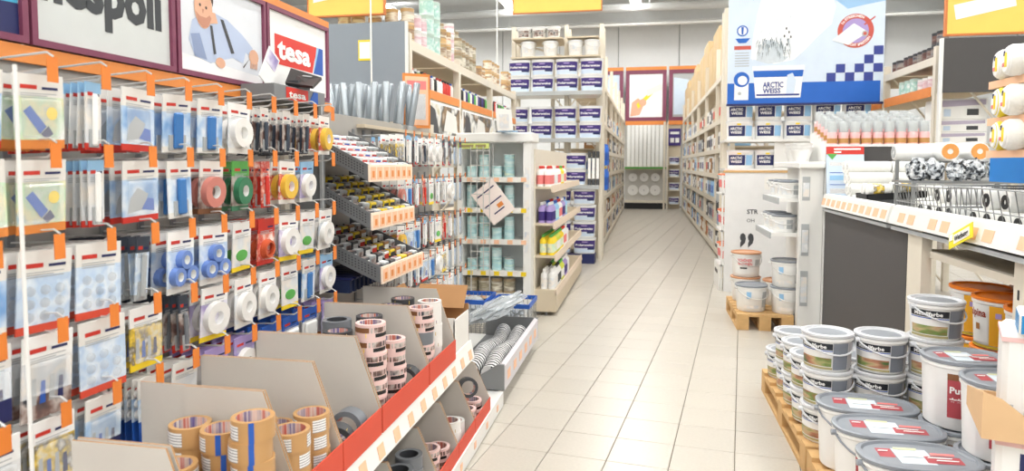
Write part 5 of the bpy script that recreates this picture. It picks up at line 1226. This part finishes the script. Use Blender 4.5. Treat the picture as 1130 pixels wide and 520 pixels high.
for k in range(7): put('card_pack', 'white card pack standing above the blue bin, %s from camera' % ORD[k], 'pack', [('card', MB().box(0, .02, -.05, .05, 0, .17).mesh('card', paper)), ('picture', MB().box(-.001, 0, -.025, .025, .03, .11).mesh('picture', a_yel))], (1.93, 3.08+.13*k, 1.376), group='white card packs above the blue bin')
# shelving with roll packs (upper right)
rs = put('roller_shelf', 'steel wall shelf of boxed rollers at upper right', 'shelf', [
    ('back_panel', MB().box(2.1, 2.13, 2.4, 4.0, 1.13, 2.2).mesh('back_panel', cream)), ('upright', MB().box(2.06, 2.1, 3.96, 4.0, 1.13, 2.25).mesh('upright', cream))])
for z in (1.515, 1.665, 1.835):
    s = obj('shelf_board', MB().box(1.58, 2.1, 2.4, 3.6, z-.012, z).mesh('shelf_board', cream), rs)
    obj('price_rail', MB().box(1.565, 1.58, 2.4, 3.6, z-.03, z+.004).mesh('price_rail', ptag), s)
yl = mat('lemon_film', (238, 220, 60), .35)
def rpack(m): 
    return [('roll', MB().lathe([(.0, .0), (.055, .0), (.068, .02), (.068, .26), (.06, .28), (0, .28)], 20, ax='x', sy=1.0).mesh('roll', m)), ('face', MB().lathe([(.062, .008), (.05, -.004), (.02, -.004), (0, -.002)], 20, ax='x').mesh('face', paper)),
            ('print', MB().box(-.007, -.004, -.03, -.005, -.03, .03, 0).box(-.0075, -.004, .0, .015, .02, .04, 1).box(-.0075, -.004, .0, .03, -.025, -.01, 2).mesh('print', [yellow, navy, pink]))]
rp = [rpack(mat('fleece_white', (240, 240, 236), .8)), rpack(yl)]
for i, z in enumerate((1.515, 1.665, 1.835)):
    for k in range(4):
        yy = (.49, .34, .19, .04)[k]; c = 1 if (i < 2 and k in (0, 2)) else 0
        put('roller_pack', '%s film roller pack with white face, %s shelf at upper right, %s from left' % (('white', 'yellow')[c], ('lower', 'middle', 'top')[i], ORD[k]), 'roller', rp[c], (1.545-.03*(k % 2), 3.0+yy, z+.0695+(.0 if i < 2 else .0)), rot=(0, 0, R(-12)), group='roller packs at upper right')
# black back panel with bottles and leaning sign
bp_ = put('bottle_stand', 'charcoal stand carrying rows of pink labelled bottles', 'stand', [
    ('front_panel', MB().box(1.47, 2.29, 6.12, 6.14, 0, 1.60).mesh('front_panel', dark)), ('top', MB().box(1.47, 2.29, 6.11, 6.75, 1.60, 1.62).mesh('top', wsteel)), ('edge', MB().box(1.455, 1.47, 6.11, 6.75, 0, 1.62).mesh('edge', wsteel))]+[('step', MB().box(1.475, 2.285, 6.113+.115*i, 6.75, 1.62+.03*(i-1), 1.62+.03*i).mesh('step', wsteel)) for i in range(1, 5)])
pb = [('body', MB().lathe([(0, 0), (.04, 0), (.04, .085), (.034, .1), (.03, .105)], 14).mesh('body', mat('rose_bottle', (238, 186, 186), .35))), ('cap', MB().lathe([(.034, .1), (.037, .105), (.034, .185), (.0, .19)], 14).mesh('cap', mat('cap_grey', (206, 212, 214), .4))), ('label', MB().lathe([(.0406, .01), (.0406, .05)], 14).mesh('label', mat('label_khaki', (190, 140, 80), .5)))]
for i in range(5):
    for k in range(9): put('cleaner_bottle', 'rose bottle with grey cap, %s row of the charcoal stand, %s from left' % (ORD[i], ORD[k]), 'bottle', pb, (1.52+.088*k, 6.17+.115*i, 1.621+.03*i), group='rose bottles on the charcoal stand')
Ms = Matrix.Rotation(R(-6), 4, 'X')
put('price_board', 'white information board with red header leaning on the charcoal stand', 'sign', [('board', MB().box(-.145, .145, -.004, .004, 0, .44).mesh('board', pale_lab)), ('header', MB().box(-.145, .145, -.006, -.004, .375, .44, 0).box(-.085, .12, -.0068, -.006, .412, .426, 1).box(-.085, -.03, -.0068, -.006, .388, .4, 1).flat(frame((-.1, -.0055, .33), (1, 0, 0), (0, 0, 1)), [(-.04, .05), (.04, .05), (0, 0)], 2, .001).mesh('header', [redp, paper, green])),
    ('text_rows', MB().box(-.12, .0, -.006, -.004, .28, .31, 0).box(-.12, .13, -.006, -.004, .22, .225, 1).box(-.12, .12, -.006, -.004, .16, .2, 2).box(-.12, .13, -.006, -.004, .12, .125, 1).box(-.12, .03, -.006, -.004, .05, .09, 0).mesh('text_rows', [a_text, blue, lblue]))], (1.60, 6.02, 1.165), rot=(R(-9), 0, 0))
# ---- tall right rack with dark header board
rr = rack('tall cream storage rack behind the charcoal stand', 2.66, 3.4, (7.2, 8.6, 10.0), (.9, 1.65, 2.19, 2.475), 2.57, 2.66)
for a, c in ((7.25, 8.55), (8.65, 9.95)): obj('orange_strip', MB().box(2.65, 2.659, a, c, 2.10, 2.195).mesh('orange_strip', orange), rr)
put('header_board', 'dark grey header board at upper right', 'panel', [('panel', MB().box(2.68, 4.0, 7.06, 7.08, 2.12, 2.62).mesh('panel', dark)), ('edge', MB().box(2.655, 2.68, 7.05, 7.09, 1.65, 2.62).mesh('edge', wsteel)),
    ('post', MB().box(2.66, 2.70, 7.09, 7.13, 0, 2.12).mesh('post', cream)), ('post', MB().box(3.42, 3.47, 7.09, 7.13, 0, 2.12).mesh('post', cream))])
GR = 'cans on the tall right rack'
cans('dk', (2.75,), (7.5, 7.62, 7.74, 7.86, 8.0, 8.12, 8.35, 8.47), 2.475, 1, 'top of right rack', GR)
cans('dk', (2.75,), (7.27, 7.39), 2.475, 2, 'top corner of right rack', GR)
cans('dk', (2.95, 3.1, 3.25), (7.3,), 2.475, 1, 'top of right rack behind header board', GR)
cans('pk', (2.75,), (7.32, 7.45, 7.58, 7.71), 2.192, 1, 'lower level of right rack, near end', GR)
cans('gr', (2.76,), (7.9, 8.06, 8.22), 2.192, 1, 'lower level of right rack, far end', GR)
for k in range(6): put('goods_box', 'pink topped white box on the lower level of right rack, %s' % ORD[k], 'box', MB().cbox(-.1, .1, -.09, .09, 0, .12, .006, 0).box(-.1, .1, -.09, .09, .12, .13, 1).mesh('goods_box', [whitec, pink]), (2.98, 7.36+.21*k, 2.192), group='pink topped boxes')
# white product boxes under the header
for k, (z, h, lab) in enumerate(((1.652, .105, 'long white product box, lowest under the header board'), (1.759, .12, 'long white product box, middle under the header board'), (1.881, .2, 'tall white product box, topmost under the header board'))):
    x = 2.95; w_ = .42
    b = MB().cbox(x-w_/2, x+w_/2, 7.26, 7.6, z, z+h, .006, 0); fr = frame((x-w_/2, 7.259, z), (1, 0, 0), (0, 0, 1))
    b.flat(fr, [(.02, h*.6), (w_-.02, h*.7), (w_-.02, h*.95), (.02, h*.9)], 1, .001).flat(fr, [(.04, h*.15), (.1, h*.15), (.1, h*.5), (.04, h*.5)], 2, .001).flat(fr, [(.24, h*.2), (.34, h*.2), (.34, h*.5), (.24, h*.5)], 3, .001)
    put('product_box', lab, 'box', b.mesh('product_box', [paper, mat('box_print_mauve', (190, 180, 200), .5), pale_lab, dgrey]), group='white product boxes')

# ================================================================ POLAR BANNER AND ITS BUCKET RACK (y = 8.6 .. 9.4)
br = put('storage_rack', 'white rack of blue labelled buckets under the big banner', 'rack', [])
for x in (.96, 2.6):
    for y in (9.03, 9.3): obj('post', MB().box(x-.03, x+.03, y-.03, y+.03, 0, 3.4).mesh('post', cream), br)
for z in (1.40, 1.755): obj('shelf_board', MB().box(.93, 2.63, 8.66, 9.33, z-.03, z).mesh('shelf_board', wsteel), br)
obj('divider', MB().box(1.50, 1.72, 8.7, 8.72, 1.4, 1.73).mesh('divider', wsteel), br)
for k in range(5): bstack(B_arct, 'paint_bucket', 'white bucket with navy label', 1.11+.33*k, 8.82, 1.755, 2, .23, 'below the banner, %s column' % ORD[k], 0, 'navy labelled buckets')
for k in range(2): bstack(B_arct, 'paint_bucket', 'white bucket with navy label', 1.12+.325*k, 8.85, 1.40, 1, .23, 'lower shelf below the banner, %s' % ('left', 'right')[k], 0, 'navy labelled buckets')
fr = frame((.93, 8.6, 2.175), (1, 0, 0), (0, 0, 1)); BW, BH = 1.72, 1.6
def U(px): return (px-804)/171*BW
def V(py): return (112-py)/112*1.235
b = MB()
sky = mat('banner_sky', (150, 190, 226), .5); snow = mat('banner_snow', (208, 222, 238), .5, var=.08, scale=5); fur = mat('banner_fur', (240, 242, 244), .5, var=.08, scale=14); furd = mat('banner_fur_grey', (116, 130, 134), .5, var=.2, scale=30); bnb = mat('banner_blue', (22, 96, 190), .45); ring_c = mat('banner_ring', (196, 84, 70), .45); bn_navy = mat('banner_navy', (46, 60, 140), .45)
b.flat(fr, [(0, 0), (BW, 0), (BW, BH), (0, BH)], 0, .001)
pts = lambda L: [(U(x), V(y)) for x, y in L]
b.flat(fr, [(0, 0), (BW, 0)]+pts([(975, 8), (950, 12), (935, 15), (915, 0), (880, -10), (850, -18), (832, 2), (815, -6), (804, 0)]), 1, .002)     # snow hills
fur2 = mat('banner_fur_mid', (204, 213, 220), .5, var=.12, scale=25)
b.flat(fr, pts([(830, 64), (832, 40), (837, 15), (843, -8), (855, -22), (900, -28), (916, -8), (922, 12), (918, 30), (904, 42), (890, 56), (878, 66), (856, 70)]), 2, .003)   # body and legs
b.flat(fr, pts([(866, 62), (868, 30), (872, 4), (876, -10), (880, 4), (884, 30), (890, 52), (880, 64)]), 2, .0042)
b.flat(fr, pts([(836, 66), (840, 52), (846, 44), (856, 46), (864, 50), (868, 56), (872, 52), (876, 60), (866, 68), (850, 70)]), 12, .0036)
rb_ = random.Random(3)
for q in range(90):
    x = rb_.uniform(834, 900); y = rb_.uniform(-4, 62); L = rb_.uniform(5, 11); dx = (x-862)*.12; m_ = 12 if rb_.random() < .5 else 8
    if x > 884 and y > 40: continue
    b.flat(fr, pts([(x, y), (x+.7, y+.2), (x+dx, y+L)]), m_, .0046+.00001*q)
for q in range(110):
    x = rb_.uniform(836, 874); y = rb_.uniform(40, 58)+abs(x-855)*.15; L = rb_.uniform(4, 9)
    b.flat(fr, pts([(x, y), (x+.8, y), (x+.4+(x-855)*.08, y+L)]), 3 if rb_.random() < .7 else 12, .006+.00001*q)
for x, y in ((869, 33), (872, 37), (874, 42), (871, 45), (870, 50), (867, 41)): b.disc(fr, (U(x), V(y)), .009, 4, .005, 8, .016)
# blue foot band, chequer, tub picture, seals
b.flat(fr, pts([(804, 112), (972, 112), (972, 90), (804, 90)]), 5, .004)
for i in range(6):
    for j in range(5):
        if i-j*1.15 >= -.2 and (i+j) % 2 == 0:
            x = 914+i*10; y = 90-j*9+0
            b.flat(fr, pts([(x, y), (x+10, y), (x+10, y-9), (x, y-9)]), 6, .005)
b.flat(fr, pts([(836, 106), (886, 106), (889, 76), (833, 76)]), 7, .006); b.flat(fr, pts([(832, 77), (890, 77), (890, 72), (832, 72)]), 7, .0065)
b.flat(fr, pts([(834, 84), (888, 84), (889, 77), (833, 77)]), 5, .007); b.flat(fr, pts([(837, 104), (885, 104), (885, 102), (837, 102)]), 6, .007)
b.flat(fr, pts([(870, 102), (879, 102), (881, 88), (877, 80), (871, 82)]), 1, .0072)
b.ftext(fr, U(844), V(95), 'ARCTIC', .062, 6, .0075, width=U(866)-U(843), bold=.03); b.ftext(fr, U(844), V(101), 'WEISS', .055, 6, .0075, width=U(863)-U(843), bold=.03)
b.flat(fr, pts([(812, 108), (828, 108), (828, 82), (812, 82)]), 8, .005); b.disc(fr, (U(820), V(86)), .09, 5, .006); b.disc(fr, (U(821), V(87)), .055, 8, .007); b.disc(fr, (U(818), V(101)), .02, 9, .006)
b.disc(fr, (U(820), V(34)), .065, 5, .004); b.disc(fr, (U(820), V(34)), .05, 8, .005); b.flat(fr, pts([(819, 38), (821, 38), (821.5, 30), (818.5, 30)]), 5, .006)
b.flat(fr, pts([(812, 42), (829, 42), (824, 47), (816, 47)]), 5, .005)
b.flat(fr, pts([(811, 54), (830, 54), (830, 50), (811, 50)]), 10, .005)
for k in range(6): b.flat(fr, pts([(812, 58+2.8*k), (828, 58+2.8*k), (828, 57+2.8*k), (812, 57+2.8*k)]), 9, .005)
cx, cy = U(944), V(38); R1 = .195
b.disc(fr, (cx, cy), R1, 10, .004, 32); b.disc(fr, (cx, cy), R1*.72, 11, .006, 28)
b.flat(fr, [(cx-.25, cy-.10), (cx-.08, cy-.16), (cx+.12, cy-.03), (cx-.03, cy+.08)], 8, .007)
b.flat(fr, [(cx-.06, cy+.03), (cx+.09, cy-.06), (cx+.12, cy-.01), (cx-.02, cy+.085)], 7, .008); b.disc(fr, (cx+.10, cy-.035), .035, 9, .009, 14); b.disc(fr, (cx+.10, cy-.035), .02, 10, .0095, 14)
b.flat(fr, [(cx+.08, cy+.07), (cx+.2, cy+.16), (cx+.21, cy+.15), (cx+.1, cy+.06)], 10, .008)
def arc(body, rad_, a_mid, h, flip, m):
    o, u_, v_, n_ = fr
    def fn(u, v):
        if not flip: a = a_mid-u/rad_; rr_ = rad_+v
        else: a = a_mid+u/rad_; rr_ = rad_-v
        return (o+u_*(cx+rr_*math.cos(a))+v_*(cy+rr_*math.sin(a))+n_*.0085)[:]
    b.text(fn, body, h, m, bold=.03, align='c')
arc('1x STREICHEN', R1*.80, R(105), .028, False, 7); arc('NICHT SPRITZEN', R1*.90, R(-75), .028, True, 7)
bmats = [sky, snow, fur, furd, black, bnb, bn_navy, paper, white, lgrey, ring_c, lilac, fur2]
put('polar_banner', 'big hanging banner with white bear, blue band and chequer corner', 'banner', [
    ('board', MB().box(.93, .93+BW, 8.601, 8.62, 2.175, 2.175+BH).mesh('board', wsteel)), ('print', b.mesh('print', bmats)),
    ('bottom_rail', MB().box(.925, .935+BW, 8.59, 8.63, 2.15, 2.175).mesh('bottom_rail', navy)),
    ('hanger', MB().tube([(1.1, 8.61, 3.775), (1.1, 8.61, 6.7)], .008, 6).mesh('hanger', wsteel)), ('hanger', MB().tube([(2.5, 8.61, 3.775), (2.5, 8.61, 6.7)], .008, 6).mesh('hanger', wsteel))])

# ================================================================ QUOTE BOARD, ITS SHELF, AND THE WHITE SHELF UNIT
qf = frame((.87, 8.059, 0), (1, 0, 0), (0, 0, 1))
lt = MB().ftext(qf, .24, .895, 'STR', .05, 0, bold=.02).ftext(qf, .24, .80, 'OH', .04, 0, bold=.0).ftext(qf, .46, 1.255, 'SCHÖNER', .032, 1, width=.17, bold=.0).ftext(qf, .46, 1.205, 'WOHNEN', .032, 1, width=.17, bold=.0)
put('quote_board', 'white display board with big charcoal quote marks', 'board', [
    ('board', MB().box(.87, 1.66, 8.06, 8.10, 0, 1.36).mesh('board', mat('board_warm', (228, 228, 228), .5))), ('lettering', lt.mesh('lettering', [dgrey, gsteel])), ('name_plate', MB().flat(qf, [(.42, 1.17), (.68, 1.17), (.68, 1.31), (.42, 1.31)], 0, .001).mesh('name_plate', whitec)), ('quote_mark', MB().ftext(qf, .17, .60, ',', .30, 0, width=.065, bold=.05).mesh('quote_mark', dgrey)), ('quote_mark', MB().ftext(qf, .255, .60, ',', .30, 0, width=.065, bold=.05).mesh('quote_mark', dgrey)), ('top_strip', MB().box(.85, 1.66, 8.05, 8.11, 1.36, 1.385).mesh('top_strip', wood))])
ql = put('side_shelf', 'white shelf with red lidded buckets left of the quote board', 'shelf', [('side', MB().box(.84, .86, 8.11, 8.12, 0, 1.33).mesh('side', wsteel)), ('front_rail', MB().box(.82, .835, 8.11, 8.65, .0, .3).mesh('front_rail', wsteel)), ('grip', MB().box(.815, .82, 8.25, 8.5, .18, .22).mesh('grip', black))])
for z in (.3, .7, 1.12): obj('shelf_board', MB().box(.83, 1.3, 8.11, 8.65, z-.02, z).mesh('shelf_board', wsteel), ql)
for i, z in enumerate((.3, .7, 1.12)):
    for k in range(2): put('paint_bucket', 'white bucket with orange-red lid, %s shelf beside quote board, %s from camera' % (('lowest', 'middle', 'top')[i], ORD[k]), 'bucket', B_oral, (.97, 8.25+.275*k, z+.001), R(-70), group='red lidded buckets')
pk_t = mat('label_coral', (226, 120, 120), .5)
B_schw = bucket(.136, .12, .235, white, mat('lid_copper', (206, 150, 110), .4), bands=[(-1.0, 1.0, .03, .2, white), (.5, .95, .1, .17, lgrey), (-.6, -.1, .08, .095, dgrey)], texts=[('SCHÖNER', -.25, .15, .026, .13, pk_t), ('WOHNEN', -.25, .115, .026, .13, pk_t)], seg=26, handle=(wire, .3, .1))
B_gw = bucket(.136, .12, .235, white, lidgrey, bands=[(.5, 1.1, .04, .18, lgrey), (-.8, .3, .03, .06, a_white), (-.6, -.3, .12, .18, lblue)], seg=26, handle=(wire, .2, .09))
G6 = 'buckets on the pallet before the quote board'
bstack(B_schw, 'paint_bucket', 'white bucket with coral lettering', .945, 6.88, .14, 2, .237, 'left stack before quote board', R(5), G6)
bstack(B_schw, 'paint_bucket', 'white bucket with coral lettering', 1.225, 6.72, .14, 1, .237, 'behind the grey lidded buckets', R(5), G6)
put('paint_bucket', 'white bucket with grey lid, front of the pallet before quote board', 'bucket', B_gw, (.935, 6.42, .141), R(10), group=G6)
bstack(B_gw, 'paint_bucket', 'white bucket with grey lid', 1.225, 6.37, .14, 2, .237, 'right stack before quote board', R(-5), G6)
# white shelf unit right of the pallet
wu = put('white_shelf_unit', 'white shelf unit with picture panel beside the charcoal gondola', 'shelf', [
    ('end_panel', MB().box(1.36, 1.45, 6.12, 7.15, 0, 1.42).mesh('end_panel', wsteel)), ('column', MB().box(1.27, 1.36, 6.12, 6.2, 0, 1.42).mesh('column', wsteel)), ('cap', MB().cbox(1.24, 1.452, 6.06, 7.2, 1.42, 1.475, .01).mesh('cap', wsteel))])
for i, (a, c) in enumerate(((.25, .55), (.68, .95), (1.15, 1.35))):
    pp = obj('picture_panel', MB().box(1.285, 1.345, 6.114, 6.12, a, c).mesh('picture_panel', lgrey), wu)
    obj('picture', MB().box(1.29, 1.34, 6.112, 6.114, a+.03, c-.05).mesh('picture', a_white), pp)
for z, xl in ((.86, 1.06), (1.16, 1.12)):
    s = obj('shelf_board', MB().box(xl, 1.36, 6.22, 7.0, z-.03, z).mesh('shelf_board', wsteel), wu)
    obj('price_rail', MB().box(xl-.012, xl, 6.22, 7.0, z-.05, z+.004).mesh('price_rail', lgrey), s)
B_mini = bucket(.1, .09, .15, white, lidgrey, bands=[(-.9, .2, .03, .1, a_white), (.4, 1.0, .03, .11, lgrey)], seg=20, handle=(wire, .3, .05))
for k in range(3): put('paint_bucket', 'small white pail with grey lid, lower shelf of white unit, %s from camera' % ORD[k], 'bucket', B_mini, (1.19, 6.36+.23*k, .861), R(-20), group='small pails on the white unit')
for k in range(3): put('paint_bucket', 'small white pail with grey lid, upper shelf of white unit, %s from camera' % ORD[k], 'bucket', B_mini, (1.24, 6.36+.24*k, 1.161), R(-20), group='small pails on the white unit')
pot = [('bowl', MB().lathe([(0, 0), (.06, 0), (.09, .09), (.095, .1), (.09, .1), (.058, .012), (0, .012)], 18).mesh('bowl', white)), ('rim', MB().ring(.097, .09, .008, 18, 0, 0, (0, 0, .097)).mesh('rim', white))]
for k in range(2):
    for q in range(3): put('mixing_bowl', 'white mixing bowl, %s stack on top of white unit, %s' % (('near', 'far')[k], level(q, 3)), 'bowl', pot, (1.33, 6.4+.24*k, 1.4755+.03*q), group='mixing bowls')
